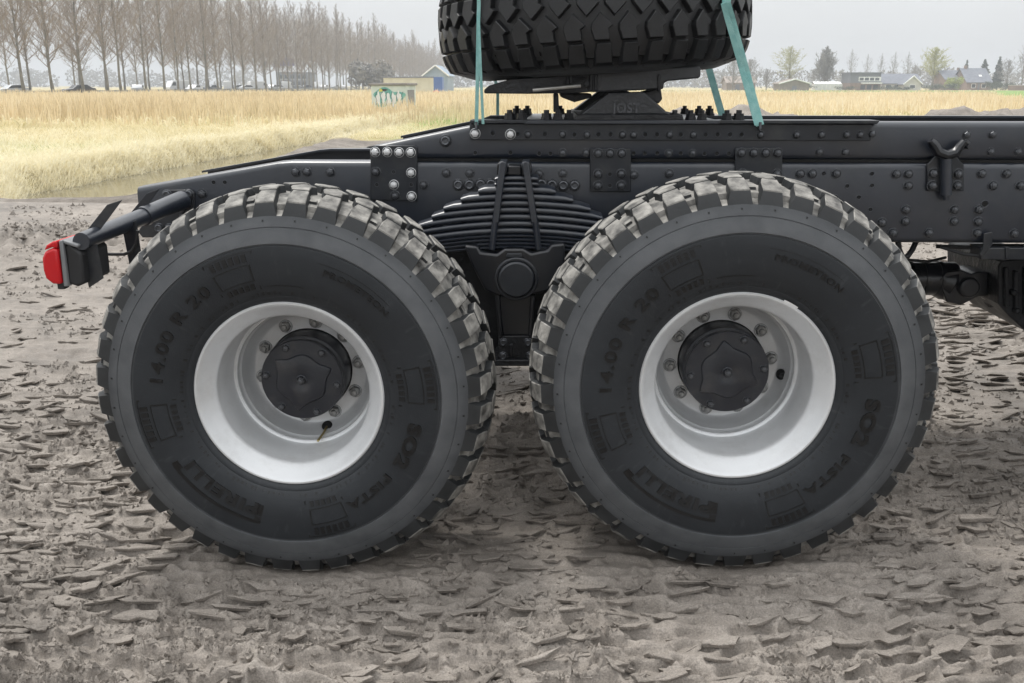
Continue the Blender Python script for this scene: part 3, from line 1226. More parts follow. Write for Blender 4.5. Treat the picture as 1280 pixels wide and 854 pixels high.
# ---------------------------------------------------------------- leaf spring pack
YL = .60
spr = empty('leaf_spring')
spr.parent = TRUCK
xc_l = W(646, 260, YL)[0]
leaves = [(222.8, .078), (229.3, .078), (236.8, .137), (245.4, .200), (254, .262), (262.3, .305), (270.8, .36), (279.4, .43), (288, .50),
          (294.5, .58), (299.3, .60), (304, .60), (308.7, .56)]


def leaf(zc, hl, th):
    b = MB()
    n = 15
    vs = []
    k = .27
    w = .10
    for i in range(n):
        t_ = -1 + 2 * i / (n - 1)
        x = hl * t_
        dz = -k * x * x
        q = th * (1 if abs(t_) < .93 else .62)
        sec = [(.003, -q / 2), (0, -q / 2 + .003), (0, q * .02), (.0045, q * .30), (.014, q / 2), (w, q / 2), (w, -q / 2)]
        vs += [(xc_l + x, YL + a, zc + dz + c - (th - q) * .35) for a, c in sec]
    fs = []
    for i in range(n - 1):
        for s_ in range(7):
            q = (s_ + 1) % 7
            fs.append((i * 7 + s_, i * 7 + q, (i + 1) * 7 + q, (i + 1) * 7 + s_))
    fs += [tuple(range(7)), tuple(range((n - 1) * 7, n * 7))]
    b.add(vs, fs)
    return b.build('leaf', 'paint', spr, smooth=50)


for py, hl in leaves:
    th = .0225 if py < 290 else .0125
    if py < 232:
        th = .016
    leaf(W(646, py, YL)[1], hl, th)
for sg, (a, c, d_, e) in ((-1, (628.5, 204, 615, 313)), (1, (657, 204, 673.5, 313))):
    x0, z0 = W(a, c, YL - .02)
    x1, z1 = W(d_, e, YL - .02)
    xm, zm = x0 + (x1 - x0) * .68, z0 + (z1 - z0) * .68
    b = MB()
    w = .0125
    b.prism([(x0 - w * .9, z0 - .004), (x0 - w * .5, z0 + .006), (x0 + w * .5, z0 + .006), (x0 + w * .9, z0 - .004), (xm + w, zm), (xm - w, zm)], YL - .026, YL - .004)
    b.tube([(xm, YL - .015, zm + .02), (x1, YL - .015, z1)], .0115, 12)
    b.box(x0 - .013, x0 + .013, YL - .02, YL + .12, z0 - .016, z0 + .004)
    b.build('u_bolt', 'paint', spr, bevel=.003)
b = MB()
for (a, c) in ((621, 633), (652, 664)):
    b.prism([W(a, 208, YL - .004), W(a + 1, 204, YL - .004), W(c - 1, 204, YL - .004), W(c + 1, 214, YL - .004), W(c, 219, YL - .004), W(a, 219, YL - .004)], YL - .004, YL + .1)
b.prism([W(635, 207.5, YL + .01), W(651, 207.5, YL + .01), W(652, 219, YL + .01), W(634, 219, YL + .01)], YL + .01, YL + .1)
b.build('spring_clamp', 'paint_gloss', spr, bevel=.004)

# trunnion bracket under the spring
YT = .555
prof = [(580, 307), (597, 308), (601, 315.6), (621, 318), (631, 311), (654, 311), (664, 317), (684, 313), (689, 306), (706, 304.5), (706, 330), (694, 362), (669, 368),
        (621, 370), (606, 363), (590, 332)]
tr = MB().prism([W(x, y, YT) for x, y in prof], YT, YT + .12).build('trunnion_bracket', 'paint_gloss', TRUCK, smooth=30, bevel=.008)
xt, zt = W(645.5, 349, YT - .01)
b = MB()
b.lathe([(YT + .02, .078), (YT - .012, .078), (YT - .016, .074), (YT - .016, .068), (YT - .010, .066), (YT - .022, .064), (YT - .028, .058), (YT - .029, .0001)], 48, xt, zt)
b.build('trunnion_cap', 'plate', tr, smooth=35)
b = MB()
b.prism([W(x, y, YT + .0) for x, y in [(632, 322), (654, 322), (652, 316.5), (634, 316.5)]], YT - .008, YT + .02)
b.build('cap_lug', 'plate', tr, bevel=.003)
b = MB()
b.prism([W(x, y, YT + .03) for x, y in [(621, 369), (669, 367), (664.6, 421), (627, 421)]], YT + .03, YT + .14)
b.build('column', 'paint_gloss', tr, bevel=.01)
b = MB()
for s_ in (622, 666):
    b = MB()
    b.prism([W(s_ - 3, 369, YT + .01), W(s_ + 3, 369, YT + .01), W(s_ + (6 if s_ < 640 else -1), 421, YT + .01), W(s_ + (1 if s_ < 640 else -6), 421, YT + .01)], YT + .01, YT + .05)
    b.build('rib', 'paint_gloss', tr, bevel=.004)
b = MB()
b.prism([W(x, y, YT + .02) for x, y in [(623, 420), (664.6, 420), (668, 449), (622, 450)]], YT + .02, YT + .2)
b.prism([W(x, y, YT + .0) for x, y in [(617, 450.2), (670, 450.2), (670, 458), (617, 458)]], YT, YT + .25)
b.prism([W(x, y, YT + .0) for x, y in [(636, 432), (641, 431), (641, 448), (636, 448)]], YT + .012, YT + .03)
b.build('foot', 'casting', tr, bevel=.004)
for px, py in ((629, 428), (660, 428), (629, 445), (662, 445)):
    x, z = W(px, py, YT + .018)
    place(B_BIG, tr, (x, YT + .02, z), .8)
# trunnion beam, axles and differentials under the frame
MB().tube([(xt, YT + .1, zt), (xt, 2 * YC - YT - .1, zt)], .065, 20).build('trunnion_shaft', 'casting', TRUCK)
for axx, azz in ((0, .60), (1.38, .6397)):
    b = MB()
    b.tube([(axx, .30, azz), (axx, .45, azz), (axx, .9, azz), (axx, 1.5, azz), (axx, 1.95, azz), (axx, 2.1, azz)], [.13, .085, .08, .08, .085, .13], 18)
    b.lathe([(YC - .24, .09), (YC - .2, .15), (YC - .1, .2), (YC + .1, .2), (YC + .2, .15), (YC + .24, .09)], 24, axx, azz)
    b.build('axle', 'casting', TRUCK)
MB().tube([(.15, YC, .66), (1.2, YC, .69)], .05, 14).build('drive_shaft', 'casting', TRUCK)

# ---------------------------------------------------------------- rear cross tube, stays and tail lamp
XT = W(102, 302, .08)[0]
tb = MB()
tb.tube([W3(227, 250.6, FY), W3(226, 251, .72), W3(205, 259.5, .64), W3(180, 270.4, .5)], [.036, .035, .033, .032], 24)
tb.tube([W3(182, 269.6, .51), W3(178, 271.4, .49)], .035, 24)
tb.tube([W3(180, 270.4, .5), W3(102, 302, .08)], [.029, .0275], 24)
tb.tube([W3(103, 301.7, .085), W3(101.3, 302.3, .074)], .0255, 24)
tub = tb.build('rear_cross_tube', 'paint', TRUCK, smooth=40)
br = plate('tube_bracket', [(207, 239.5), (210, 237.5), (239, 237.5), (243, 241), (243, 275), (228, 286), (214, 296), (178, 297), (172, 290), (190, 262), (202, 255)], FY - .012, .012)
bolts(br, B_BIG, [(209, 243), (236, 242.5), (199, 285), (212, 285)], FY - .012, .8)
bolts(br, B_DARK, [(228, 262), (229, 270), (239, 270)], FY - .012, .8)


def stay(up, lo, Y0, Y1):
    b = MB()
    if up:
        b.prism([W(x, y, Y0) for x, y in up], Y0, Y0 + .005)
    if lo:
        b.prism([W(x, y, Y1) for x, y in lo], Y1, Y1 + .005)
    return b.build('mudguard_stay', 'plate', tub, smooth=0, bevel=.0012)


stay([(133.7, 256), (152.6, 250), (126, 286), (106, 291)], None, .17, .1)
stay(None, [(101, 312), (121, 305), (129, 348), (111, 360)], 0, .10)
stay([(160, 270), (183, 242), (199, 236), (174, 272)], None, .55, .1)
stay(None, [(152, 282), (170, 276), (177.5, 326), (162, 333)], 0, .36)
b = MB()
cab = [(127.7, 317.7), (140, 318), (155, 318), (164, 315), (170, 306), (171, 297), (172, 288)]
b.tube([W3(x, y, .33) for x, y in cab], .0055, 8)
b.tube([W3(127, 317.7, .33), W3(119, 309, .30), W3(118, 300, .30)], .009, 8)
b.build('lamp_cable', 'plastic', tub)

# tail lamp: long housing across the truck, lens facing rearwards
xl0, zl0 = W(53, 330, .05)
xl1 = W(99, 330, .05)[0]
zc_ = W(70, 330, .05)[1]
hh_ = .070
b = MB()
hx = xl0 + .056
b.prism([(hx + .012, zc_ - hh_ + .004), (hx + .012, zc_ + hh_ - .012), (hx + .03, zc_ + hh_ - .008), (xl1 + .004, zc_ + .03), (xl1 + .004, zc_ - hh_ + .006), (xl1 - .02, zc_ - hh_ - .004)], .062, .25)
lampo = b.build('tail_lamp', 'plastic', TRUCK, smooth=30, bevel=.008)
b = MB()
b.prism([(hx, zc_ - hh_ - .002), (hx + .002, zc_ + hh_ + .002), (hx + .014, zc_ + hh_ + .004), (hx + .016, zc_ - hh_ - .002)], .052, .26)
b.prism([(hx + .012, zc_ + hh_ - .008), (hx + .012, zc_ + hh_ + .004), (hx + .06, zc_ + hh_ - .012), (hx + .056, zc_ + hh_ - .022)], .056, .26)
b.build('bezel', 'greyplastic', lampo, smooth=30, bevel=.004)
b = MB()
lp = [(hx - .002, zc_ - .064), (hx - .002, zc_ + .046), (hx - .018, zc_ + .049), (hx - .042, zc_ + .040), (hx - .054, zc_ + .018), (hx - .055, zc_ - .02), (hx - .050, zc_ - .046),
      (hx - .030, zc_ - .063)]
b.prism(lp, .045, .265)
b.build('lens', 'lens', lampo, smooth=40, bevel=.009, seg=3)
b = MB()
b.prism([(hx - .003, zc_ + .048), (hx - .003, zc_ + hh_ + .002), (hx - .016, zc_ + hh_ - .001), (hx - .036, zc_ + .058), (hx - .046, zc_ + .042), (hx - .02, zc_ + .051)], .049, .262)
b.build('lens', 'lens', lampo, smooth=40, bevel=.004)
b = MB()
b.box(hx - .024, hx + .0, .06, .09, zc_ - hh_ - .012, zc_ - .062)
b.build('drain_lug', 'plastic', lampo, bevel=.003)
b = MB()
b.box(xl1 - .03, W(112, 305, .2)[0], .16, .20, zc_ + .02, zc_ + .07)
b.build('lamp_bracket', 'plate', lampo, bevel=.003)

# ---------------------------------------------------------------- propeller shaft and gearbox ahead of the axles
b = MB()
xp0, zp = W(1128, 348, YC)
xq = W(1176, 348, YC)[0]
b.tube([(1.55, YC, zp - .01), (xq, YC, zp)], .070, 24)
for px in (1127, 1135, 1153, 1172):
    x = W(px, 348, YC)[0]
    b.tube([(x - .006, YC, zp), (x + .006, YC, zp)], .075, 24)
ps = b.build('propeller_shaft', 'paint_gloss', TRUCK)
b = MB()
x1, z1 = W(1208, 358, YC - .06)
b.tube([(xq - .02, YC, zp), (xq + .03, YC, zp - .01), (x1 - .04, YC, z1)], [.072, .085, .06], 16)
b.prism([W(x, y, YC - .09) for x, y in [(1176, 352), (1186, 341), (1204, 339), (1216, 344), (1226, 341), (1238, 342), (1238, 371), (1226, 372), (1214, 378), (1204, 383), (1186, 379)]], YC - .07, YC + .09)
b.lathe([(YC - .10, .0001), (YC - .10, .036), (YC - .094, .042), (YC - .06, .042)], 24, x1, z1)
b.build('universal_joint', 'paint_gloss', ps, bevel=.008)
xf, zf = W(1242, 356, YC - .05)
b = MB()
b.tube([(xf - .012, YC, zf), (xf + .012, YC, zf)], .072, 28)
b.build('flange_ring', 'steel', ps)
b = MB()
xg, zg = W(1248, 350, YC - .1)
b.tube([(xf + .012, YC, zf), (xg + .02, YC, zf)], [.095, .11], 24)
b.prism([W(x, y, YC - .16) for x, y in [(1248, 333), (1252, 326), (1300, 322), (1330, 330), (1330, 420), (1282, 414), (1262, 396), (1248, 380)]], YC - .16, YC + .35)
for k in range(5):
    px = 1256 + k * 12
    b.prism([W(px, 335 + 4 * (k % 2), YC - .18), W(px + 6, 335 + 4 * (k % 2), YC - .18), W(px + 7, 385 + k * 5, YC - .18), W(px + 1, 385 + k * 5, YC - .18)], YC - .18, YC - .15)
for k in range(7):
    an = 2 * PI * k / 7 + .3
    x, z = xg + .12 + .09 * math.cos(an), zg - .05 + .09 * math.sin(an)
    b.lathe([(YC - .19, .0001), (YC - .19, .014), (YC - .15, .016)], 6, x, z)
gb = b.build('transfer_gearbox', 'casting', TRUCK, bevel=.006)
# crossing bracket below the rail, pipe and cables
yb = FY - .02
b = MB()
b.prism([W(x, y, yb) for x, y in [(1226, 310), (1332, 310), (1332, 325), (1226, 325)]], yb, yb + .10)
hb = b.build('hanger_beam', 'plate', TRUCK, bevel=.004)
plate('hanger_strap', [(1229, 310), (1230, 292), (1241, 290), (1241, 306), (1228, 322), (1224, 318)], yb - .008, .008, hb)
plate('hanger_tab', [(1257, 308.5), (1262, 308.5), (1262, 324), (1257, 324)], yb - .006, .008, hb)
b = MB()
b.tube([W3(1176, 309, FY + .05), W3(1205, 318, FY + .03), W3(1224, 320, FY + .0)], .006, 8)
b.tube([W3(1170, 308, FY + .1), W3(1226, 310, FY + .06)], .008, 8)
b.build('air_pipe', 'plastic', hb)
b = MB()
b.tube([W3(1122, 300, FY + .05), W3(1124, 312, FY + .05), W3(1128, 321, FY + .05), W3(1134, 321, FY + .06), W3(1140, 313, FY + .08), W3(1146, 300, FY + .1)], .011, 8)
b.build('hose', 'plastic', TRUCK)
b = MB()
b.tube([W3(1105, 306, .9), W3(1118, 316, .9), W3(1134, 325, .95), W3(1160, 327, 1.0), W3(1182, 322, 1.05)], .006, 8)
b.build('hose', 'plastic', TRUCK)

# ---------------------------------------------------------------- fifth wheel coupling
Y5 = .79
fw_l = [(604.8, 115), (605.5, 112), (611, 107), (639, 98.8), (691, 96), (739, 91.6), (739.8, 115), (715, 117), (690, 117), (660, 117.5), (606, 117)]
fw = MB().prism([W(x, y, Y5) for x, y in fw_l], Y5, 2 * YC - Y5).build('fifth_wheel', 'casting', TRUCK, smooth=30, bevel=.006)
fw_r = [(739.5, 91.4), (824, 84.8), (875, 82.5), (876, 85), (876, 96), (873, 98), (835, 101.4), (830, 104), (829.5, 111.5), (800, 113), (739.5, 115.5)]
MB().prism([W(x, y, Y5 - .01) for x, y in fw_r], Y5 - .01, 2 * YC - Y5).build('coupling_plate', 'pedestal', fw, smooth=30, bevel=.006)
b = MB()
for px in (739, 745, 824):
    b = MB()
    b.prism([W(px - 2, 93, Y5 - .016), W(px + 2, 93, Y5 - .016), W(px + 2, 114, Y5 - .016), W(px - 2, 114, Y5 - .016)], Y5 - .018, Y5)
    b.build('rib', 'casting', fw, bevel=.003)
b = MB()
b = MB()
b.prism([W(805, 115, Y5 + .03), W(826, 110, Y5 + .03), W(828, 124, Y5 + .03), W(823, 130, Y5 + .03), W(812, 124, Y5 + .03)], Y5 + .03, Y5 + .2)
b.build('rib', 'casting', fw, bevel=.004)
b = MB()
b.prism([W(692, 117, Y5 + .06), W(698, 117, Y5 + .06), W(699, 138, Y5 + .06), W(692, 141, Y5 + .06)], Y5 + .06, Y5 + .2)
b.build('rib', 'casting', fw, bevel=.004)
b = MB()
b.prism([W(700, 117, Y5 + .1), W(739, 117, Y5 + .1), W(740, 122, Y5 + .1), W(718, 128, Y5 + .1), W(702, 122, Y5 + .1)], Y5 + .1, Y5 + .4)
b.build('rib', 'casting', fw, bevel=.004)
b = MB()
b.tube([W3(666, 113, Y5 - .03), W3(726, 107.5, Y5 - .03)], .0075, 10)
b.build('release_lever', 'steel', fw)
b = MB()
b.tube([W3(714, 98, Y5 - .02), W3(731, 98.5, Y5 - .02)], .006, 8)
b.tube([W3(714, 104, Y5 - .02), W3(714, 96, Y5 - .02)], .006, 8)
b.tube([W3(709, 105, Y5 - .012), W3(711, 99, Y5 - .012), W3(716, 96, Y5 - .012)], .008, 8)
b.lathe([(Y5 - .02, .0001), (Y5 - .02, .01), (Y5, .011)], 12, *W(733.5, 105, Y5))
b.build('lock_pin', 'casting', fw)
ped = [(761.6, 116), (806, 115), (838, 144), (723, 144.5)]
pd = MB().prism([W(x, y, Y5) for x, y in ped], Y5, Y5 + .14).build('pedestal', 'pedestal', fw, smooth=0, bevel=.008)
dup_p = inst(pd, fw, (0, 2 * YC - 2 * Y5 - .14, 0))
b = MB()
ym = Y5 - .02
b.prism([W(x, y, ym) for x, y in [(722, 143.5), (853, 143.5), (855, 150.4), (718, 150.4)]], ym, 2 * YC - ym)
mp = b.build('mounting_plate', 'casting', fw, bevel=.002)
MB().prism([W(x, y, ym - .004) for x, y in [(662, 150.6), (901, 150.6), (899, 155.2), (655, 155.2)]], ym - .004, 2 * YC - ym + .004).build('base_plate', 'paint', fw, bevel=.002)


def clamp_bolt(px, py, Y, s=1.):
    x, z = W(px, py, Y)
    b = MB()
    prof = [(0, .024), (.012, .024), (.012, .020), (.020, .020), (.020, .018), (.034, .018), (.034, .010), (.046, .010)]
    seg = 6
    vs = []
    for h_, r_ in prof:
        for k in range(seg):
            a = 2 * PI * k / seg
            vs.append((r_ * s * math.cos(a), r_ * s * math.sin(a), h_ * s))
    fs = [(i * seg + k, i * seg + (k + 1) % seg, (i + 1) * seg + (k + 1) % seg, (i + 1) * seg + k) for i in range(len(prof) - 1) for k in range(seg)]
    fs.append(tuple(range((len(prof) - 1) * seg, len(prof) * seg)))
    b.add(vs, fs)
    o = b.build('clamp_bolt', 'casting', fw, smooth=40)
    o.location = (x, Y, z)
    return o


cb0 = clamp_bolt(637, 153.5, Y5 + .01)
for px, Y in ((652, Y5 + .01), (683, Y5 + .01), (697, Y5 + .01), (711, Y5 + .03), (843, Y5 + .01), (863, Y5 + .01), (877, Y5 + .01), (908, Y5 + .01), (923, Y5 + .01),
              (646, 1.55), (659, 1.55), (700, 1.55), (855, 1.55), (873, 1.55), (886, 1.55)):
    x, z = W(px, 153.5, Y)
    inst(cb0, fw, (x, Y, cb0.location.z - (.0 if Y < 1 else .0)), (0, 0, random.uniform(0, 1)))


# ---------------------------------------------------------------- text
def text_verts(body, size, bold=.0, extrude=.0012, spacing=1.):
    cu = bpy.data.curves.new('txt', 'FONT')
    cu.body = body
    cu.size = size
    cu.extrude = extrude
    cu.offset = bold
    cu.space_character = spacing
    cu.resolution_u = 3
    o = bpy.data.objects.new('txt', cu)
    COL.objects.link(o)
    dg = bpy.context.evaluated_depsgraph_get()
    dg.update()
    me = bpy.data.meshes.new_from_object(o.evaluated_get(dg))
    vs = np.array([v.co[:] for v in me.vertices])
    fs = [tuple(p.vertices) for p in me.polygons]
    bpy.data.objects.remove(o)
    bpy.data.curves.remove(cu)
    bpy.data.meshes.remove(me)
    return vs, fs


vs, fs = text_verts('JOST', .052, .0012, .003, 1.08)
x0, z0 = W(766, 141, Y5)
x1_, _ = W(800, 141, Y5)
k = (x1_ - x0) / vs[:, 0].max()
b = MB()
b.add([(x0 + v[0] * k, Y5 - .002 - v[2], z0 + v[1] * .95) for v in vs], fs)
b.build('lettering', 'bolt', fw, smooth=0)

# ---------------------------------------------------------------- running gear between and ahead of the axles
b = MB()
b.box(.40, .98, .74, 1.0, .50, 1.02)
b.box(.30, 1.08, 1.0, 1.4, .72, 1.0)
b.build('bogie_bracket', 'casting', TRUCK, bevel=.02)
MB().box(.40, .98, 1.40, 1.66, .50, 1.02).build('bogie_bracket', 'casting', TRUCK, bevel=.02)
for sgx in (-1, 1):
    xa = 0 if sgx < 0 else 1.38
    for yr in (.72, 1.2, 1.68):
        MB().tube([(.69 + sgx * .2, yr, .56), (xa - sgx * .06, yr, .52 + (.02 if sgx > 0 else 0))], .028, 10).build('radius_rod', 'casting', TRUCK)
    for yb_ in (.62, 1.78):
        MB().lathe([(-.09, .0001), (-.09, .07), (-.06, .085), (.06, .085), (.09, .07), (.09, .0001)], 20).build('brake_chamber', 'casting', TRUCK).location = (xa + sgx * .24, yb_, .74)
MB().tube([(-.45, 1.0, .86), (-.45, 1.4, .86)], .13, 20).build('air_tank', 'paint', TRUCK)
# forward part of the truck: tank, front wheels, cab
b = MB()
tk = []
for k in range(20):
    a = 2 * PI * k / 20
    ca, sa = math.cos(a), math.sin(a)
    tk.append((math.copysign(abs(ca) ** .5, ca) * .30, math.copysign(abs(sa) ** .5, sa) * .30))
vs = [(x, .42 + p[0], .78 + p[1]) for x in (3.0, 3.02, 4.18, 4.2) for p in ([(q[0] * (.95 if x in (3.0, 4.2) else 1), q[1] * (.95 if x in (3.0, 4.2) else 1)) for q in tk])]
fs = [(i * 20 + k, i * 20 + (k + 1) % 20, (i + 1) * 20 + (k + 1) % 20, (i + 1) * 20 + k) for i in range(3) for k in range(20)]
fs += [tuple(range(20)), tuple(range(60, 80))]
b.add(vs, fs)
ft = b.build('fuel_tank', 'plate', TRUCK, smooth=40)
for x in (3.25, 3.95):
    MB().box(x - .03, x + .03, .11, .80, .46, 1.10).build('tank_strap', 'paint', ft, smooth=0, bevel=.004)
M['cab'] = mat('white_cab_paint', (.62, .63, .62), (.70, .70, .69), 2, .3, coat=.4)
cabp = [(4.75, 1.05), (6.75, 1.05), (6.85, 1.5), (6.75, 2.0), (6.35, 3.0), (6.2, 3.1), (4.85, 3.1), (4.75, 3.0)]
cb = MB().prism(cabp, .0, 2.4).build('cab', 'cab', TRUCK, smooth=30, bevel=.05)
MB().prism([(5.35, 1.15), (6.45, 1.15), (6.5, 1.95), (6.15, 2.85), (5.35, 2.85)], -.012, .05).build('door', 'cab', cb, bevel=.02)
MB().prism([(5.45, 2.0), (6.38, 2.0), (6.08, 2.75), (5.45, 2.75)], -.016, .04).build('side_window', 'hole_glass' if 'hole_glass' in M else 'dark', cb, bevel=.01)
MB().prism([(6.64, 2.08), (6.72, 2.08), (6.36, 2.95), (6.28, 2.95)], .15, 2.25).build('windscreen', 'dark', cb, smooth=0)
MB().prism([(6.55, .45), (6.95, .45), (7.0, 1.0), (6.7, 1.04), (6.55, 1.0)], .0, 2.4).build('bumper', 'plastic', cb, bevel=.03)

# unseen plate between the rails, added to block light from above, brake drums behind the wheels
MB().box(.12, 4.3, FY + .012, 2 * YC - FY - .012, 1.205, 1.225).build('light_block_plate', 'paint', TRUCK, smooth=0, bevel=.003)
for axx, azz in ((0, .60), (1.38, .6397)):
    for y0, y1 in ((.31, .56), (1.84, 2.09)):
        MB().lathe([(y0, .08), (y0, .205), (y0 + .02, .215), (y1 - .02, .215), (y1, .205), (y1, .08)], 32, axx, azz).build('brake_drum', 'casting', TRUCK)

# ================================================================== wheels
YW = .156                     # half width between the rim flanges: centre plane of the tyre
SIDE = [(.006, .290), (-.003, .296), (-.011, .304), (-.016, .312), (-.0165, .318), (-.020, .322), (-.031, .345), (-.039, .380), (-.043, .410), (-.0445, .436), (-.0440, .460), (-.0425, .474),
        (-.0385, .4755), (-.0385, .4790), (-.0440, .4810), (-.0425, .490), (-.0370, .510), (-.0330, .522), (-.0320, .5255), (-.0295, .5265), (-.0295, .5280), (-.0308, .5290),
        (-.0255, .545), (-.0215, .556), (-.0200, .5595), (-.0160, .5610), (-.004, .5660), (.008, .574)]
HALF = .167


def r_top(y):
    q = (y - YW) / HALF
    return .637 - .037 * abs(q) ** 3


def side_y(r):
    return float(np.interp(r, [p[1] for p in SIDE], [p[0] for p in SIDE]))


def tyre_mesh():
    prof = list(SIDE)
    prof += [(y, r_top(y) - .023) for y in np.linspace(.012, 2 * YW - .012, 9)]
    prof += [(2 * YW - y, r) for y, r in SIDE[::-1]]
    prof += [(2 * YW - .02, .284), (.02, .284)]
    b = MB()
    b.lathe(prof, 160, close=True)
    n_ = len(prof)
    b.m = [1 if .5598 < (prof[i][1] + prof[(i + 1) % n_][1]) / 2 else 0 for k in range(160) for i in range(n_)]
    # the band between the blocks is as dusty as their tops
    return b


NP = 40
DT = 2 * PI / NP


def tread_mesh():
    """rubber blocks, four interlocking rows; slot 0 = running surface, slot 1 = flanks"""
    b = MB()
    rnd = random.Random(3)

    def block(top, base, ph, flip):
        n = len(top)
        ring = []

        def pt(s_, y, r):
            y2 = 2 * YW - y if flip else y
            a = (ph + s_) * DT
            return (r * math.cos(a), y2, r * math.sin(a))
        cs = sum(p[0] for p in top) / n
        cy = sum(p[1] for p in top) / n
        vs = []
        for s_, y, r in base:
            vs.append(pt(s_, y, r))
        for s_, y in top:
            vs.append(pt(s_, y, r_top(y) - .0025))
        for s_, y in top:
            d = math.hypot((s_ - cs) * .094, y - cy)
            q = 1 - .0028 / max(d, .01)
            s2, y2 = cs + (s_ - cs) * q, cy + (y - cy) * q
            vs.append(pt(s2, y2, r_top(y2)))
        fs = [tuple(range(2 * n, 3 * n))]
        ms = [0]
        for k in range(n):
            q = (k + 1) % n
            fs.append((k, q, n + q, n + k))
            ms.append(1)
            fs.append((n + k, n + q, 2 * n + q, 2 * n + k))
            ms.append(0)
        o = len(b.v)
        b.v += vs
        b.f += [tuple(i + o for i in f) for f in fs]
        b.m += ms

    for flip in (False, True):
        for i in range(NP):
            ph = i + (.5 if flip else 0)
            j = lambda a=.012: rnd.uniform(-a, a)
            # shoulder lug: its outer flank runs down to the sidewall
            top = [(.09 + j(), -.010), (.69 + j(), -.010), (.71, .026), (.64 + j(), .057), (.16 + j(), .057), (.12, .026)]
            base = [(.00, -.0203, .5590), (.82, -.0203, .5590), (.77, .026, r_top(.026) - .025), (.70, .063, r_top(.06) - .025), (.11, .063, r_top(.06) - .025), (.06, .026, r_top(.026) - .025)]
            block(top, base, ph, flip)
            # inner arrow block
            y0, y1 = .069, .164
            tp = [(.17, 0), (.70, 0), (.82, .38), (.80, .56), (.48, .96), (.13, .62), (.05, .52), (.20, .40)]
            top = [(s_ + j(.006), y0 + v * (y1 - y0)) for s_, v in tp]
            cs, cv = .47, .45
            base = [(cs + (s_ - cs) * 1.1, y0 + (cv + (v - cv) * 1.1) * (y1 - y0), 0) for s_, v in tp]
            base = [(s_, y, r_top(y) - .025) for s_, y, _ in base]
            block(top, base, ph + .02, flip)
            # tie bar in the groove
            if i % 2 == 0:
                top = [(.84, .028), (1.06, .028), (1.06, .042), (.84, .042)]
                base = [(s_, y, r_top(y) - .026) for s_, y in top]
                o = len(b.v)
                n = 4

                def pt(s_, y, r):
                    y2 = 2 * YW - y if flip else y
                    a = (ph + s_) * DT
                    return (r * math.cos(a), y2, r * math.sin(a))
                b.v += [pt(*q) for q in base] + [pt(s_, y, r_top(y) - .016) for s_, y in top]
                b.f += [tuple(o + 4 + k for k in range(4))] + [(o + k, o + (k + 1) % 4, o + 4 + (k + 1) % 4, o + 4 + k) for k in range(4)]
                b.m += [0, 1, 1, 1, 1]
    return b


def ring_text(b, body, a0, a1, rmid, size, bold=.0, proud=.0022, bar=False):
    """lettering on the sidewall, read clockwise, tops outwards; a0 > a1 in degrees"""
    vs, fs = text_verts(body, size, bold, .0012, 1.12)
    x0, x1 = vs[:, 0].min(), vs[:, 0].max()
    hgt = size * .70
    out = []
    for x, y, z in vs:
        a = R(a0 + (a1 - a0) * (x - x0) / (x1 - x0))
        r = rmid - hgt / 2 + y
        out.append((r * math.cos(a), side_y(r) - proud - z, r * math.sin(a)))
    b.add(out, fs)


def arc_bar(b, a0, a1, r0, r1, proud=.0014, n=None):
    n = n or max(2, int(abs(a1 - a0) / 2.5) + 1)
    vs = []
    for i in range(n + 1):
        a = R(a0 + (a1 - a0) * i / n)
        for r, p_ in ((r0, -.001), (r0, proud), (r1, proud), (r1, -.001)):
            vs.append((r * math.cos(a), side_y(r) - p_, r * math.sin(a)))
    fs = []
    for i in range(n):
        for k in range(3):
            fs.append((i * 4 + k, i * 4 + k + 1, (i + 1) * 4 + k + 1, (i + 1) * 4 + k))
    fs += [(0, 1, 2, 3), tuple(n * 4 + k for k in (3, 2, 1, 0))]
    b.add(vs, fs)


def lettering_meshes():
    out = []
    for body, a0, a1, r_, size, bold in (('14.00 R 20', 173, 122, .402, .052, .0012), ('PROMETEON', 71, 40, .418, .026, .0006), ('SO2', -11, -33, .405, .056, .0030),
                                         ('PISTA', -39, -64, .398, .036, .0014), ('PIRELLI', 253, 214, .388, .050, .0022)):
        b = MB()
        ring_text(b, body, a0, a1, r_, size, bold)
        if body == 'PIRELLI':     # long top stroke of the P over the whole word
            arc_bar(b, 255.5, 211, .4235, .4335)
            arc_bar(b, 255.5, 252.5, .371, .4335)
            arc_bar(b, 214, 210, .411, .4335)
        out.append(b)
    return out


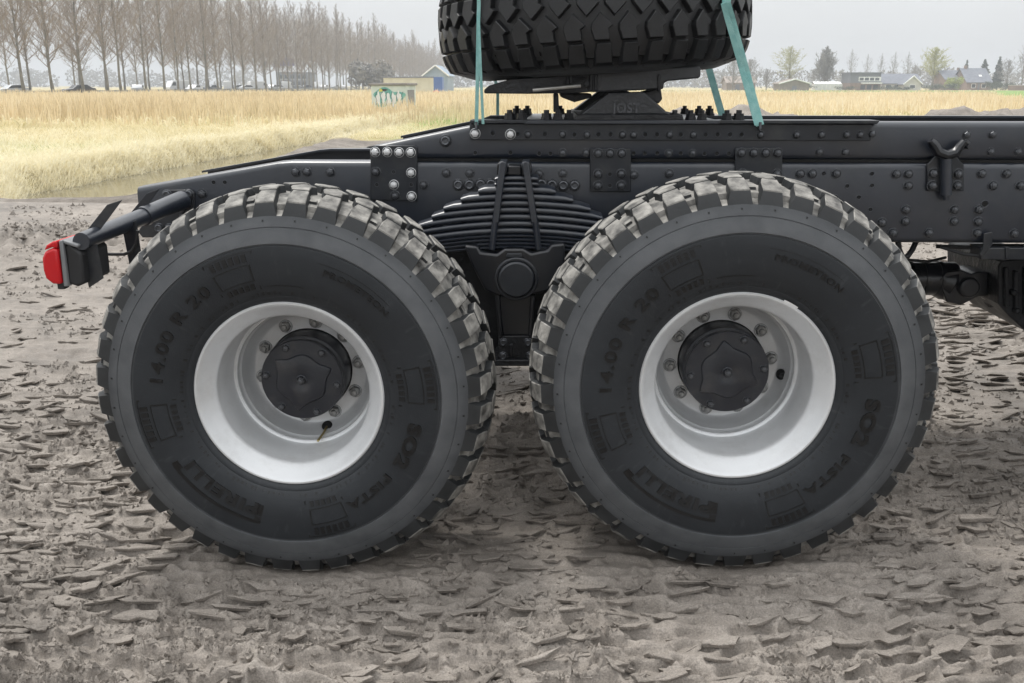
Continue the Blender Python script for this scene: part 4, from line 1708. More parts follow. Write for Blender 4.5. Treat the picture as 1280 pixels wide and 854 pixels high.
def marks_mesh():
    """rectangular clusters of ribs and thin frames between the words"""
    b = MB()
    for a in (182, 100, -3, 276.5):
        for k in range(6):
            arc_bar(b, a + 2 + k * 2.6, a + 3.7 + k * 2.6, .436, .460, .0018)
            if k < 5:
                arc_bar(b, a + 2 + k * 3.0, a + 3.9 + k * 3.0, .348, .366, .0018)
        for r0, r1 in ((.374, .3765), (.424, .4265)):
            arc_bar(b, a + 1.2, a + 17.6, r0, r1, .0016)
        arc_bar(b, a + 1.2, a + 1.9, .374, .426, .0016)
        arc_bar(b, a + 17, a + 17.6, .374, .426, .0016)
        arc_bar(b, a - .8, a - .2, .346, .466, .0016)
        arc_bar(b, a - .8, a + 18.4, .4645, .4668, .0016)
        arc_bar(b, a + 18.6, a + 19.2, .36, .466, .0016)
    arc_bar(b, 96, 78, .352, .3545, .0012)
    arc_bar(b, 74, 42, .440, .4415, .0010)
    # tiny moulded marks near the bead
    rnd = random.Random(5)
    for k in range(120):
        a = k * 3 + rnd.uniform(-.6, .6)
        if rnd.random() < .7:
            arc_bar(b, a, a + rnd.uniform(.5, 1.6), .324, .324 + rnd.uniform(.006, .012), .0008, n=1)
    for k in range(36):
        a = k * 10 + 4
        arc_bar(b, a, a + .5, .545, .5505, .0016, n=1)
    return b


RIM = [(-.0005, .2920), (-.0045, .2965), (-.0015, .2990), (-.006, .2980), (-.0095, .2945), (-.0095, .2900), (-.006, .2850), (.000, .2805), (.020, .2620), (.036, .2480), (.041, .2442), (.046, .2420), (.052, .2412),
       (.120, .2390), (.185, .2365), (.193, .2350), (.197, .2290), (.197, .2250), (.203, .2235), (.212, .2245), (.218, .2225), (.222, .2180), (.240, .2155), (.258, .2110),
       (.271, .2030), (.279, .1930), (.282, .1850), (.282, .1425), (.290, .1410), (.300, .1430), (.302, .2000), (.300, .2200), (.304, .235), (.318, .2960), (.308, .2990), (.300, .29),
       (.26, .262), (.12, .256), (.03, .262), (.012, .28)]


def rim_mesh():
    b = MB()
    b.lathe(RIM[3:], 128, close=True)
    return b


def lug_nut_mesh():
    b = MB()
    b.lathe([(0, .0001), (0, .0225), (-.004, .0225), (-.005, .021)], 18)
    b.lathe([(-.004, .0185), (-.019, .0180), (-.022, .0150), (-.022, .009)], 6)
    b.lathe([(-.020, .0100), (-.030, .0095), (-.032, .0075), (-.032, .0001)], 12)
    return b


def hub_mesh():
    b = MB()
    b.lathe([(.29, .1385), (.205, .1385), (.200, .136), (.196, .128), (.172, .128), (.170, .134), (.160, .1345), (.1565, .1325), (.1560, .0001)], 72)
    return b


def star_mesh():
    """raised three-cornered boss of the hub cover"""
    b = MB()
    n = 96
    o0, o1, o2 = [], [], []
    for k in range(n):
        a = 2 * PI * k / n
        q = (a / (2 * PI) * 3) % 1
        d = min(q, 1 - q)             # 0 at a corner
        r = .085 + .020 * max(0, 1 - d / .16) ** 1.3 + .003 * math.cos(q * 2 * PI * 2)
        for lst, rr_, y in ((o0, r, .157), (o1, r - .004, .1505), (o2, r - .012, .1490)):
            lst.append((rr_ * math.cos(a), y, rr_ * math.sin(a)))
    fs = []
    for k in range(n):
        q = (k + 1) % n
        fs.append((k, q, n + q, n + k))
        fs.append((n + k, n + q, 2 * n + q, 2 * n + k))
    # dished middle
    prof = [(.1490, .050), (.1500, .030), (.1535, .022), (.1535, .0001)]
    b.add(o0 + o1 + o2, fs)
    rings = [[(r * math.cos(2 * PI * k / n), y, r * math.sin(2 * PI * k / n)) for k in range(n)] for y, r in prof]
    o = len(b.v)
    b.v += [p for r_ in rings for p in r_]
    for k in range(n):
        q = (k + 1) % n
        b.f.append((2 * n + k, 2 * n + q, o + q, o + k))
        b.m.append(0)
        for i in range(len(rings) - 1):
            b.f.append((o + i * n + k, o + i * n + q, o + (i + 1) * n + q, o + (i + 1) * n + k))
            b.m.append(0)
    return b


_tyre = tyre_mesh()
_tread = tread_mesh()
_let = lettering_meshes()
_mk = marks_mesh()
W_TYRE = _tyre.build('tyre', ['rubber', 'rubber_dust'], smooth=28)
W_TREAD = _tread.build('tread', ['rubber_dust', 'rubber_side'], smooth=20)
W_LETS = [q.build('lettering', 'rubber_letter', smooth=0) for q in _let]
W_MK = _mk.build('moulded_marks', 'rubber_letter', smooth=0)
W_MK['kind'] = 'stuff'
W_RIM = rim_mesh().build('wheel', 'rim', smooth=32)
W_NUT = lug_nut_mesh().build('lug_nut', 'lug', smooth=35)
W_HUB = hub_mesh().build('hub_cover', 'cap', smooth=32)
W_STAR = star_mesh().build('hub_boss', 'cap', smooth=40)
PROTO = W_LETS + [W_TYRE, W_TREAD, W_MK, W_RIM, W_NUT, W_HUB, W_STAR]


def wheel(parent, loc, rot, ph_tyre, ph_nut, ph_cap, ph_star, valve, stem, hub=True):
    w = inst(W_RIM, parent, loc, rot)
    for p_ in [W_TYRE, W_TREAD, W_MK] + W_LETS:
        inst(p_, w, (0, 0, 0), (0, -R(ph_tyre), 0))
    if not hub:
        return w
    inst(W_HUB, w, (0, 0, 0), (0, 0, 0))
    inst(W_STAR, w, (0, 0, 0), (0, -R(ph_star), 0))
    for k in range(10):
        a = R(ph_nut + 36 * k)
        inst(W_NUT, w, (.1675 * math.cos(a), .2835, .1675 * math.sin(a)), (0, random.uniform(0, 1), 0))
    for k in range(6):
        a = R(ph_cap + 60 * k)
        inst(B_DARK, w, (.117 * math.cos(a), .1565, .117 * math.sin(a)), (0, random.uniform(0, 1), 0), (.85, .85, .85))
    inst(B_DARK, w, (0, .1540, 0), (0, .4, 0), (1.05, 1.2, 1.05))
    a = R(valve)
    b = MB()
    b.lathe([(0, .0001), (0, .0150), (-.0015, .0165), (.004, .019)], 20)
    vh = b.build('valve_hole_shade', 'dark', w, smooth=0)  # dark disc stands for the shade inside the opening, nothing is cut
    vh.location = (.2025 * math.cos(a), .262, .2025 * math.sin(a))
    vh.rotation_euler = Euler((0, -a, 0)).to_matrix().to_euler()
    # lie on the sloping fillet of the disc
    nrm = Vector((-math.cos(a) * .62, -.78, -math.sin(a) * .62)).normalized()
    vh.rotation_mode = 'QUATERNION'
    vh.rotation_quaternion = Vector((0, -1, 0)).rotation_difference(nrm)
    b = MB()
    p0 = Vector((.206 * math.cos(a), .262, .206 * math.sin(a)))
    if stem:
        b.tube([p0, Vector((.214 * math.cos(a - .03), .215, .214 * math.sin(a - .03))), Vector((.219 * math.cos(a - .06), .165, .219 * math.sin(a - .06)))], [.0035, .0035, .0045], 8)
    else:
        b.tube([p0, p0 + Vector((-.006 * math.cos(a), -.016, 0))], [.006, .006], 10)
    b.build('valve_stem', 'brass' if stem else 'plastic', w, smooth=40)
    return w


wl = wheel(TRUCK, (0, 0, .60), (0, 0, 0), 0, 117, 52.6, 21.6, -76, True)
wr = wheel(TRUCK, (1.38, 0, .6397), (0, 0, 0), 8, 76.6, 66.3, 98.6, -11, False)
wheel(TRUCK, (5.45, 0, .61), (0, 0, 0), 70, 0, 0, 0, 0, False)
wheel(TRUCK, (5.45, 2 * YC, .61), (0, 0, PI), 20, 0, 0, 0, 0, False)
wheel(TRUCK, (0, 2 * YC, .60), (0, 0, PI), 40, 10, 15, 0, 60, False)
wheel(TRUCK, (1.38, 2 * YC, .6397), (0, 0, PI), 110, 20, 33, 0, 90, False)

# paper sticker on the right wheel's rim edge
b = MB()
vs = []
for k in range(7):
    a = R(66 - k * 1.5)
    vs += [(.2945 * math.cos(a), -.0100, .2945 * math.sin(a)), (.3025 * math.cos(a), -.0125, .3025 * math.sin(a))]
b.add(vs, [(2 * k, 2 * k + 1, 2 * k + 3, 2 * k + 2) for k in range(6)])
M['paper'] = mat('sticker_paper', (.7, .7, .7), (.78, .78, .78), 9, .6)
b.build('sticker', 'paper', wr, smooth=0)

# ------------------------------------------------------------------ the spare, lying on the coupling
SP = empty('spare_wheel')
tag(SP, 'clean black spare tyre lying flat on the fifth wheel, strapped down', 'spare wheel')
sx, sy_ = .985, YC
zsl = W(604, 97, .74)[1]
zsr = W(880, 82, .74)[1]
tilt_a = math.atan2(W(870, 83.5, .79)[1] - W(615, 105, .79)[1], W(870, 83.5, .79)[0] - W(615, 105, .79)[0]) * .62
SP.location = (sx, sy_, 0)
SP.rotation_euler = (0, -tilt_a, 0)
t1 = inst(W_TYRE, SP, (0, 0, 0), (PI / 2, 0, 0))
t1.data = t1.data.copy()
t1.data.materials[1] = M['rubber_clean']
t2 = W_TREAD.copy()
t2.data = W_TREAD.data.copy()
t2.data.materials.clear()
t2.data.materials.append(M['rubber_clean'])
t2.data.materials.append(M['rubber_clean'])
COL.objects.link(t2)
t2.parent = SP
t2.rotation_euler = (PI / 2, 0, R(4))
t3 = inst(W_RIM, SP, (0, 0, 0), (PI / 2, 0, 0))
t3.name = 'rim'
for q in W_LETS:
    inst(q, SP, (0, 0, 0), (PI / 2, 0, 0))
t5 = inst(W_MK, SP, (0, 0, 0), (PI / 2, 0, 0))
# axle axis (object Y) -> world Z; tyre spans -.044 .. .328 along it
SP_Z = W(740, 91.5, .79)[1] + .040
SP.location.z = SP_Z
SP.scale = (.965, .965, .965)


# ------------------------------------------------------------------ straps
def band(b, pts, wd, th, wdir):
    """flat webbing along pts, width along wdir"""
    pts = [Vector(p) for p in pts]
    n = len(pts)
    vs = []
    for i, p in enumerate(pts):
        t_ = (pts[min(i + 1, n - 1)] - pts[max(i - 1, 0)]).normalized()
        wv = Vector(wdir[i] if isinstance(wdir[0], (tuple, list)) else wdir)
        wv = (wv - t_ * wv.dot(t_)).normalized()
        nv = t_.cross(wv)
        for a, c in ((-1, -1), (1, -1), (1, 1), (-1, 1)):
            vs.append(p + wv * (a * wd / 2) + nv * (c * th / 2))
    fs = [(0, 1, 2, 3), tuple((n - 1) * 4 + k for k in (3, 2, 1, 0))]
    for i in range(n - 1):
        for k in range(4):
            q = (k + 1) % 4
            fs.append((i * 4 + k, i * 4 + q, (i + 1) * 4 + q, (i + 1) * 4 + k))
    b.add(vs, fs)


def hug(px, py, Y):
    """beside the tyre the strap lies against its tread"""
    if py < 60:
        for _ in range(8):
            x = W(px, py, Y)[0]
            Y = YC - math.sqrt(max(.01, .624 ** 2 - (x - sx) ** 2)) - .004
    elif py < 100:
        x = W(px, py, Y)[0]
        Y = min(Y, YC - math.sqrt(max(.01, .60 ** 2 - (x - sx) ** 2)) - .004)
    return Vector(W3(px, py, Y))


def strap(name_l, near, near_y, far_pts, x_top, wd, label, second, second_y, sec_w):
    """near: pixels from the rail up the near flank, then over the tyre and down to the far rail"""
    e = empty('ratchet_strap', (W(*near[0], near_y[0])[0], near_y[0], W(*near[0], near_y[0])[1]))
    tag(e, label, 'strap', 'straps over the spare wheel')
    off = Vector(e.location)
    pts = [hug(px, py, Y) for (px, py), Y in zip(near, near_y)]
    xt_ = pts[-1].x
    tz = SP_Z + .345 + math.sin(tilt_a) * (xt_ - sx)
    yo = math.sqrt(max(.01, .628 ** 2 - (xt_ - sx) ** 2))
    pts += [Vector((xt_, YC - yo - .006, tz - .06)), Vector((xt_, YC - yo + .04, tz + .03)), Vector((xt_, YC, tz + .035)),
            Vector((xt_, YC + yo - .04, tz + .03)), Vector((xt_, YC + yo + .006, tz - .06)), Vector((xt_, YC + yo + .006, tz - .30))]
    pts += [Vector(p) for p in far_pts]
    b = MB()
    band(b, [p - off for p in pts], wd, .004, (1, 0, 0))
    b.build('webbing', 'strap', e, smooth=0)
    b = MB()
    pts2 = [hug(px, py, Y) + Vector((0, -.006, 0)) for (px, py), Y in zip(second, second_y)]
    band(b, [p - off for p in pts2], sec_w, .004, (1, 0, 0))
    b.build('webbing', 'strap', e, smooth=0)
    # hook over the rail edge
    b = MB()
    p = pts[0] - off
    b.tube([p + Vector((0, -.004, .012)), p + Vector((0, -.006, -.012)), p + Vector((0, .012, -.014))], .005, 8)
    b.build('hook', 'bolt', e)
    return e


zfar = ztop
strap('rear', [(595.5, 156.5), (597, 90), (598, 25), (598.5, 6)], [FY - .034, .745, .738, .735],
      [(W(622, 118, 1.62)[0], 1.63, W(622, 118, 1.62)[1]), (W(622, 151, 1.62)[0], 1.63, W(622, 151, 1.62)[1])], None, .013,
      'thin teal strap crossing the tyre above the tapered frame end', [(604, 155), (600.5, 80), (598.2, 22)], [FY - .031, .742, .736], .010)
strap('front', [(950, 157), (932, 90), (914, 25), (908, 4)], [FY - .034, .795, .80, .80],
      [(W(886, 84, 1.62)[0], 1.63, W(886, 84, 1.62)[1]), (W(905, 151, 1.62)[0], 1.63, W(905, 151, 1.62)[1])], None, .030,
      'wide teal strap slanting over the tyre beside the long frame rail', [(946, 156), (926.5, 85), (908, 20), (904, 4)], [FY - .031, .79, .79, .79], .020)

for p_ in PROTO:
    bpy.data.objects.remove(p_)

# ================================================================== vegetation
def grass_material(name, cols):
    m = bpy.data.materials.new(name)
    t, b = nodes_of(m)
    r = t.nodes.new('ShaderNodeValToRGB')
    e = r.color_ramp.elements
    for i, c in enumerate(cols):
        p_ = i / (len(cols) - 1)
        if i == 0:
            q = e[0]
        elif i == len(cols) - 1:
            q = e[-1]
        else:
            q = e.new(p_)
        q.position = p_
        q.color = (*c, 1)
    t.links.new(attr_node(t, 'tint').outputs['Fac'], r.inputs['Fac'])
    t.links.new(r.outputs['Color'], b.inputs['Base Color'])
    b.inputs['Roughness'].default_value = .8
    b.inputs['Specular IOR Level'].default_value = .15
    tr_ = t.nodes.new('ShaderNodeBsdfTranslucent')
    t.links.new(r.outputs['Color'], tr_.inputs['Color'])
    mx_ = t.nodes.new('ShaderNodeMixShader')
    mx_.inputs[0].default_value = .42
    t.links.new(b.outputs[0], mx_.inputs[1])
    t.links.new(tr_.outputs[0], mx_.inputs[2])
    o_ = [q for q in t.nodes if q.type == 'OUTPUT_MATERIAL'][0]
    t.links.new(mx_.outputs[0], o_.inputs['Surface'])
    return m


M['grass'] = grass_material('dead_grass', [(.25, .28, .10), (.46, .42, .21), (.65, .57, .34), (.77, .69, .47), (.85, .80, .62)])
M['reed'] = grass_material('dry_reed', [(.52, .42, .26), (.68, .56, .36), (.78, .66, .45), (.84, .74, .54), (.88, .81, .63)])


def blades(name, x, y, hgt, wid, lean, tint, mat_, rng, label, cat):
    n = len(x)
    a = rng.uniform(0, 2 * PI, n)
    la = rng.uniform(0, 2 * PI, n)
    lx, ly = np.cos(la) * lean * hgt, np.sin(la) * lean * hgt
    wx, wy = np.cos(a) * wid / 2, np.sin(a) * wid / 2
    z0 = land(x, y) - .03
    k = .55
    V = np.zeros((n, 5, 3))
    V[:, 0] = np.stack([x - wx, y - wy, z0], -1)
    V[:, 1] = np.stack([x + wx, y + wy, z0], -1)
    V[:, 2] = np.stack([x - wx * .8 + lx * .35, y - wy * .8 + ly * .35, z0 + hgt * k], -1)
    V[:, 3] = np.stack([x + wx * .8 + lx * .35, y + wy * .8 + ly * .35, z0 + hgt * k], -1)
    V[:, 4] = np.stack([x + lx, y + ly, z0 + hgt * (1 - .3 * lean)], -1)
    o = np.arange(n)[:, None] * 5
    T = np.concatenate([o + [0, 1, 3], o + [0, 3, 2], o + [2, 3, 4]])
    ob = np_mesh(name, V.reshape(-1, 3), None, T, [mat_], smooth=False, attr={'tint': np.repeat(tint, 5)})
    ob['kind'] = 'stuff'
    tag(ob, label, cat)
    return ob


rng = np.random.default_rng(5)


def is_grass(x, y, margin=.0):
    e = lot_edge(x) + 1.2 * fbm(x * .5, y * .5, 12, 3)
    return (y > e + margin) & (ditch_dist(x, y) + .16 * fbm(x * 1.7, y * 1.7, 31, 3) > .05)


def near_sector(n, d0, d1, a0=-38, a1=36, power=1.):
    """random places by distance and bearing from the lot"""
    u = rng.uniform(0, 1, n)
    d = d0 * (d1 / d0) ** u
    a = R(1) * rng.uniform(a0, a1, n)
    return CX + d * np.sin(a), -CD + d * np.cos(a)


def bump(x, x0, w):
    return np.exp(-((x - x0) / w) ** 2)


# bank and near meadow: tussocks
tx, ty = near_sector(16000, 12.5, 48, -37, 36)
ok = is_grass(tx, ty, .1) & ~((tx > -2.5) & (ty < 27))
tx, ty = tx[ok], ty[ok]
# the far bank of the ditch is thick with overhanging tussocks
by2 = 11.2 * (48 / 11.2) ** rng.uniform(0, 1, 5200)
bx2 = np.interp(by2, [q[1] for q in DITCH], [q[0] - q[2] for q in DITCH]) - rng.uniform(-.12, 1.1, 5200)
okb = ditch_dist(bx2, by2) > -.02
tx, ty = np.concatenate([tx, bx2[okb]]), np.concatenate([ty, by2[okb]])
bankd = ditch_dist(tx, ty)
per = 14
bx = np.repeat(tx, per) + rng.normal(0, .11, len(tx) * per)
by = np.repeat(ty, per) + rng.normal(0, .11, len(tx) * per)
bh = np.repeat(rng.gamma(6, .036, len(tx)) * (1 - .15 * (bankd < .8)), per) * rng.uniform(.6, 1.25, len(bx))
tint0 = np.clip(.80 + .30 * fbm(tx * .22, ty * .16, 91, 4) + rng.normal(0, .10, len(tx)), 0, 1)
tint0 = np.where(bankd < 1.1, np.clip(tint0 + .18, 0, 1), tint0)
gz = bump(ty, 41, 9) * bump(tx, -3.2, 1.8)
tint0 = np.clip(tint0 - .75 * gz, 0, 1)
bh = bh * np.repeat(1 - .6 * gz, per)
tint = np.clip(np.repeat(tint0, per) + rng.normal(0, .12, len(bx)), 0, 1)
ok = is_grass(bx, by, -.2) | (ditch_dist(bx, by) > .02) & (bx < -6) & (by > 11)
bx, by, bh, tint = bx[ok], by[ok], bh[ok], tint[ok]
dd = np.hypot(bx - CX, by + CD)
blades('dry_grass', bx, by, np.clip(bh, .08, .62), .004 + dd * .00042, rng.uniform(.35, 1.1, len(bx)), tint, M['grass'], rng,
       'pale straw coloured tussock grass covering the meadow and the ditch bank', 'grass')
# dry reeds standing beyond
tx, ty = near_sector(60000, 34, 160, -40, 40)
dn = fbm(tx * .05, ty * .035, 17, 4)
band_ = np.where(tx < -1, sst(34, 52, ty + 6 * dn), sst(46, 62, ty + 8 * dn))
ok = (rng.uniform(0, 1, len(tx)) < band_ * (.55 + .45 * sst(-.25, .15, dn))) & is_grass(tx, ty, .3) & ~(((tx - .78) > .45 * (ty + 2.8)) & (ty > 100))
ok &= ~((np.abs(tx + 8.2) < 3.2) & (ty > 50) & (ty < 61))
tx, ty = tx[ok], ty[ok]
per = 3
bx = np.repeat(tx, per) + rng.normal(0, .25, len(tx) * per)
by = np.repeat(ty, per) + rng.normal(0, .25, len(tx) * per)
dd = np.hypot(bx - CX, by + CD)
bh = np.repeat(.70 + .50 * fbm(tx * .10, ty * .07, 23, 4) + .16 * rng.normal(0, 1, len(tx)), per) * rng.uniform(.6, 1.2, len(bx))
bh = np.clip(bh * np.where(bx < 0, 1.18, .95), .25, 1.30)
tint = np.clip(np.repeat(.48 + .45 * fbm(tx * .06, ty * .05, 29, 4), per) + rng.normal(0, .17, len(bx)), 0, 1)
blades('reed_bed', bx, by, bh, .012 + dd * .00075, rng.uniform(.05, .30, len(bx)), tint, M['reed'], rng,
       'golden brown dry reeds standing in the field between ditch and road', 'reeds')
# low growth between, out to the road
tx, ty = near_sector(26000, 40, 300, -40, 40)
ok = is_grass(tx, ty, .3) & ~(((tx - .78) > .45 * (ty + 2.8)) & (ty > 100))
tx, ty = tx[ok], ty[ok]
dd = np.hypot(tx - CX, ty + CD)
tint = np.clip(.52 + .5 * fbm(tx * .05, ty * .04, 37, 4) + rng.normal(0, .15, len(tx)), 0, 1)
blades('field_grass', tx, ty, rng.uniform(.15, .5, len(tx)), .05 + dd * .0012, rng.uniform(.2, .9, len(tx)), tint, M['grass'], rng,
       'low yellowish grass filling the far field up to the houses', 'grass')


# ------------------------------------------------------------------ trees
M['bark'] = mat('grey_green_bark', (.13, .12, .095), (.24, .22, .18), 1.2, .9, bump=.3, bscale=9)
M['twig'] = mat('bare_twigs', (.23, .185, .145), (.34, .28, .22), .6, .9)
M['twig_grey'] = mat('grey_bare_twigs', (.20, .19, .175), (.30, .285, .26), .6, .9)
M['willow'] = mat('budding_willow_twigs', (.30, .29, .10), (.44, .42, .18), .7, .9)
M['willow2'] = mat('yellow_green_buds', (.36, .36, .09), (.46, .45, .16), .7, .9)
M['conifer'] = mat('conifer_needles', (.035, .055, .035), (.075, .10, .065), .9, .8)
M['hedge'] = mat('evergreen_hedge', (.04, .06, .03), (.09, .12, .06), 1.2, .8)
M['bush_y'] = mat('yellow_green_bush', (.28, .33, .08), (.38, .42, .14), 1.2, .8)


class Twigs:
    """collects thin tapered three-sided sticks as numpy arrays"""

    def __init__(s):
        s.a = []
        s.b = []
        s.r0 = []
        s.r1 = []

    def add(s, a, b, r0, r1):
        s.a.append(a)
        s.b.append(b)
        s.r0.append(r0)
        s.r1.append(r1)

    def mesh(s, name, mats, parent=None):
        a = np.array(s.a)
        b = np.array(s.b)
        r0 = np.array(s.r0)[:, None]
        r1 = np.array(s.r1)[:, None]
        d = b - a
        d /= np.maximum(np.linalg.norm(d, axis=1, keepdims=True), 1e-6)
        ref = np.where(np.abs(d[:, 2:3]) < .9, np.array([[0, 0, 1.]]), np.array([[1., 0, 0]]))
        u = np.cross(d, ref)
        u /= np.linalg.norm(u, axis=1, keepdims=True)
        w = np.cross(d, u)
        n = len(a)
        V = np.zeros((n, 6, 3))
        for k in range(3):
            an = 2 * PI * k / 3
            V[:, k] = a + (u * math.cos(an) + w * math.sin(an)) * r0
            V[:, 3 + k] = b + (u * math.cos(an) + w * math.sin(an)) * r1
        o = np.arange(n)[:, None] * 6
        Qd = np.concatenate([o + [0, 1, 4, 3], o + [1, 2, 5, 4], o + [2, 0, 3, 5]])
        ob = np_mesh(name, V.reshape(-1, 3), Qd, None, mats, smooth=True)
        ob.parent = parent
        return ob


def trunk_part(h, r0, r1, rnd, parent, wob=.25, name='trunk'):
    b = MB()
    pts, rad = [], []
    x = y = 0
    n = 8
    for i in range(n + 1):
        t_ = i / n
        pts.append((x, y, h * t_ - .2 * (i == 0)))
        rad.append((r0 + (r1 - r0) * t_) * (1.35 if i == 0 else 1))
        x += rnd.uniform(-wob, wob) * h / 40
        y += rnd.uniform(-wob, wob) * h / 40
    b.tube(pts, rad, 8)
    return b.build(name, 'bark', parent, smooth=60), pts


def branch_tree(seed, H, clear, spread, rise, nb, ns, ntw, mt, r0=.27, rad_tw=.018, top_full=.5, droop=0.):
    """bare tree: trunk + crown of limbs, branches and twigs"""
    rnd = random.Random(seed)
    root = empty('tree')
    tr_, tp = trunk_part(H * .93, r0, .03, rnd, root)
    T = Twigs()
    for i in range(nb):
        t_ = clear + (1 - clear) * (i + rnd.random()) / nb * .97
        z = t_ * H
        k = min(int(t_ * 8), 7)
        p = np.array(tp[k]) + (np.array(tp[k + 1]) - np.array(tp[k])) * (t_ * 8 - k)
        p[2] = z
        q = (t_ - clear) / (1 - clear)
        Lb = spread * (1 - abs(q - top_full * .5) ** 1.5 * .9) * (1 - .78 * max(0, q - .35) / .65) * rnd.uniform(.7, 1.15)
        az = i * 2.4 + rnd.uniform(-.5, .5)
        el = R(rise + rnd.uniform(-10, 12) + 18 * q)
        d = np.array([math.cos(az) * math.cos(el), math.sin(az) * math.cos(el), math.sin(el)])
        seg = 4
        prev = p
        rb = .07 * (1 - .6 * q) * H / 21
        for s_ in range(seg):
            d2 = d + np.array([rnd.uniform(-.13, .13), rnd.uniform(-.13, .13), .10 - droop * s_ * .5])
            d = d2 / np.linalg.norm(d2)
            nxt = prev + d * Lb / seg
            T.add(prev, nxt, rb * (1 - s_ / seg * .75), rb * (1 - (s_ + 1) / seg * .75))
            m_ = max(1, ns // seg)
            for c in range(m_):
                f = rnd.random()
                sp_ = prev + (nxt - prev) * f
                sd = d * .75 + np.array([rnd.gauss(0, .55), rnd.gauss(0, .55), rnd.uniform(-.1, .65) - droop * 1.4])
                sd /= np.linalg.norm(sd)
                Ls = Lb * rnd.uniform(.22, .45) * (1 - .25 * s_ / seg)
                e1 = sp_ + sd * Ls * .5
                sd2 = sd + np.array([rnd.uniform(-.25, .25), rnd.uniform(-.25, .25), .15 - droop * 1.5])
                sd2 /= np.linalg.norm(sd2)
                e2 = e1 + sd2 * Ls * .5
                T.add(sp_, e1, rb * .36, rb * .25)
                T.add(e1, e2, rb * .25, rad_tw * .6)
                for w_ in range(ntw):
                    f = rnd.random()
                    wp = (sp_ + (e1 - sp_) * f * 2) if f < .5 else (e1 + (e2 - e1) * (f - .5) * 2)
                    wdv = sd2 * .6 + np.array([rnd.gauss(0, .6), rnd.gauss(0, .6), rnd.uniform(0, .7) - droop * 2.5])
                    wdv /= np.linalg.norm(wdv)
                    T.add(wp, wp + wdv * Ls * rnd.uniform(.3, .7), rad_tw, rad_tw * .4)
            prev = nxt
    T.mesh('crown', [M[mt]], root)
    return root


def leaf_cloud(name, centres, radii, n, size, mats, rnd_seed, parent, flat=.0):
    rg = np.random.default_rng(rnd_seed)
    centres = np.array(centres, float)
    radii = np.array(radii, float)
    pr = radii.prod(1) ** (2 / 3)
    idx = rg.choice(len(centres), n, p=pr / pr.sum())
    d = rg.normal(0, 1, (n, 3))
    d /= np.linalg.norm(d, axis=1, keepdims=True)
    rr = rg.uniform(.45, 1.05, n) ** .6
    p = centres[idx] + d * radii[idx] * rr[:, None]
    u = rg.normal(0, 1, (n, 3))
    u /= np.linalg.norm(u, axis=1, keepdims=True)
    w = np.cross(u, rg.normal(0, 1, (n, 3)))
    w /= np.linalg.norm(w, axis=1, keepdims=True)
    s_ = size * rg.uniform(.5, 1.4, (n, 1))
    V = np.stack([p - u * s_, p + w * s_ * .5, p + u * s_, p - w * s_ * .5], 1)
    Qd = np.arange(n * 4).reshape(n, 4)
    o = np_mesh(name, V.reshape(-1, 3), Qd, None, mats, smooth=False)
    o.parent = parent
    return o


def conifer(seed, H, wd):
    rnd = random.Random(seed)
    root = empty('conifer')
    trunk_part(H * .96, H * .018, .02, rnd, root)
    cs, rs = [], []
    for i in range(34):
        q = (i + rnd.random()) / 34
        z = H * (.10 + .88 * q)
        rr_ = wd * (1 - q) ** .8 * rnd.uniform(.55, 1.0)
        az = i * 2.4
        cs.append((math.cos(az) * rr_ * .6, math.sin(az) * rr_ * .6, z - .04 * H * (1 - q)))
        rs.append((rr_ * .55 + .15, rr_ * .55 + .15, H * .035))
    leaf_cloud('crown', cs, rs, 2600, H * .028, [M['conifer']], seed, root)
    return root


def bush(seed, wx_, wy_, h, mt, name='bush', n=1500):
    rnd = random.Random(seed)
    root = empty(name)
    T = Twigs()
    for k in range(14):
        T.add(np.array([rnd.uniform(-.5, .5) * wx_ * .5, rnd.uniform(-.5, .5) * wy_ * .5, -.1]), np.array([rnd.uniform(-.8, .8) * wx_ * .5, rnd.uniform(-.8, .8) * wy_ * .5, h * rnd.uniform(.5, .9)]), .05, .02)
    T.mesh('stem', [M['bark']], root)
    cs = [(rnd.uniform(-.75, .75) * wx_ / 2, rnd.uniform(-.7, .7) * wy_ / 2, h * rnd.uniform(.3, .72)) for _ in range(16)]
    rs = [(wx_ * .17, wy_ * .2, h * .27)] * 16
    leaf_cloud('foliage', cs, rs, n, h * .055, [M[mt]], seed, root)
    return root


def put(root, name, label, cat, group, x, y, s=1., rz=0., z=None):
    root.name = name
    root.location = (x, y, (float(land(np.array([x]), np.array([y]))[0]) if z is None else z))
    root.scale = (s, s, s) if not hasattr(s, '__len__') else s
    root.rotation_euler = (0, 0, rz)
    tag(root, label, cat, group)
    return root


# the double row of poplars along the road
POP = [branch_tree(100 + k, 22.5 + (k % 3) * .9, .15 + .02 * (k % 4), 6.2 + .35 * (k % 3), 36 + 3 * (k % 4), 44 + k % 5, 8, 7, 'twig', .19, .019) for k in range(8)]
usedp = set()
pl_ = 'tall bare poplar in the roadside row beyond the reed field'
pg_ = 'bare poplars along the road'


def pop(x, y, k):
    if k not in usedp:
        usedp.add(k)
        r_ = POP[k]
    else:
        r_ = dup(POP[k])
    put(r_, 'poplar_tree', pl_, 'tree', pg_, x, y, (random.uniform(.86, 1.12), random.uniform(.86, 1.12), random.uniform(.84, 1.08)), random.uniform(0, 6.28))


def row_x(d, K, vp):
    # picture column of the row at distance d -> place on the ground
    a = (vp - K / d - 640) / F_PX
    return CX + d * (a - YAW), d - CD


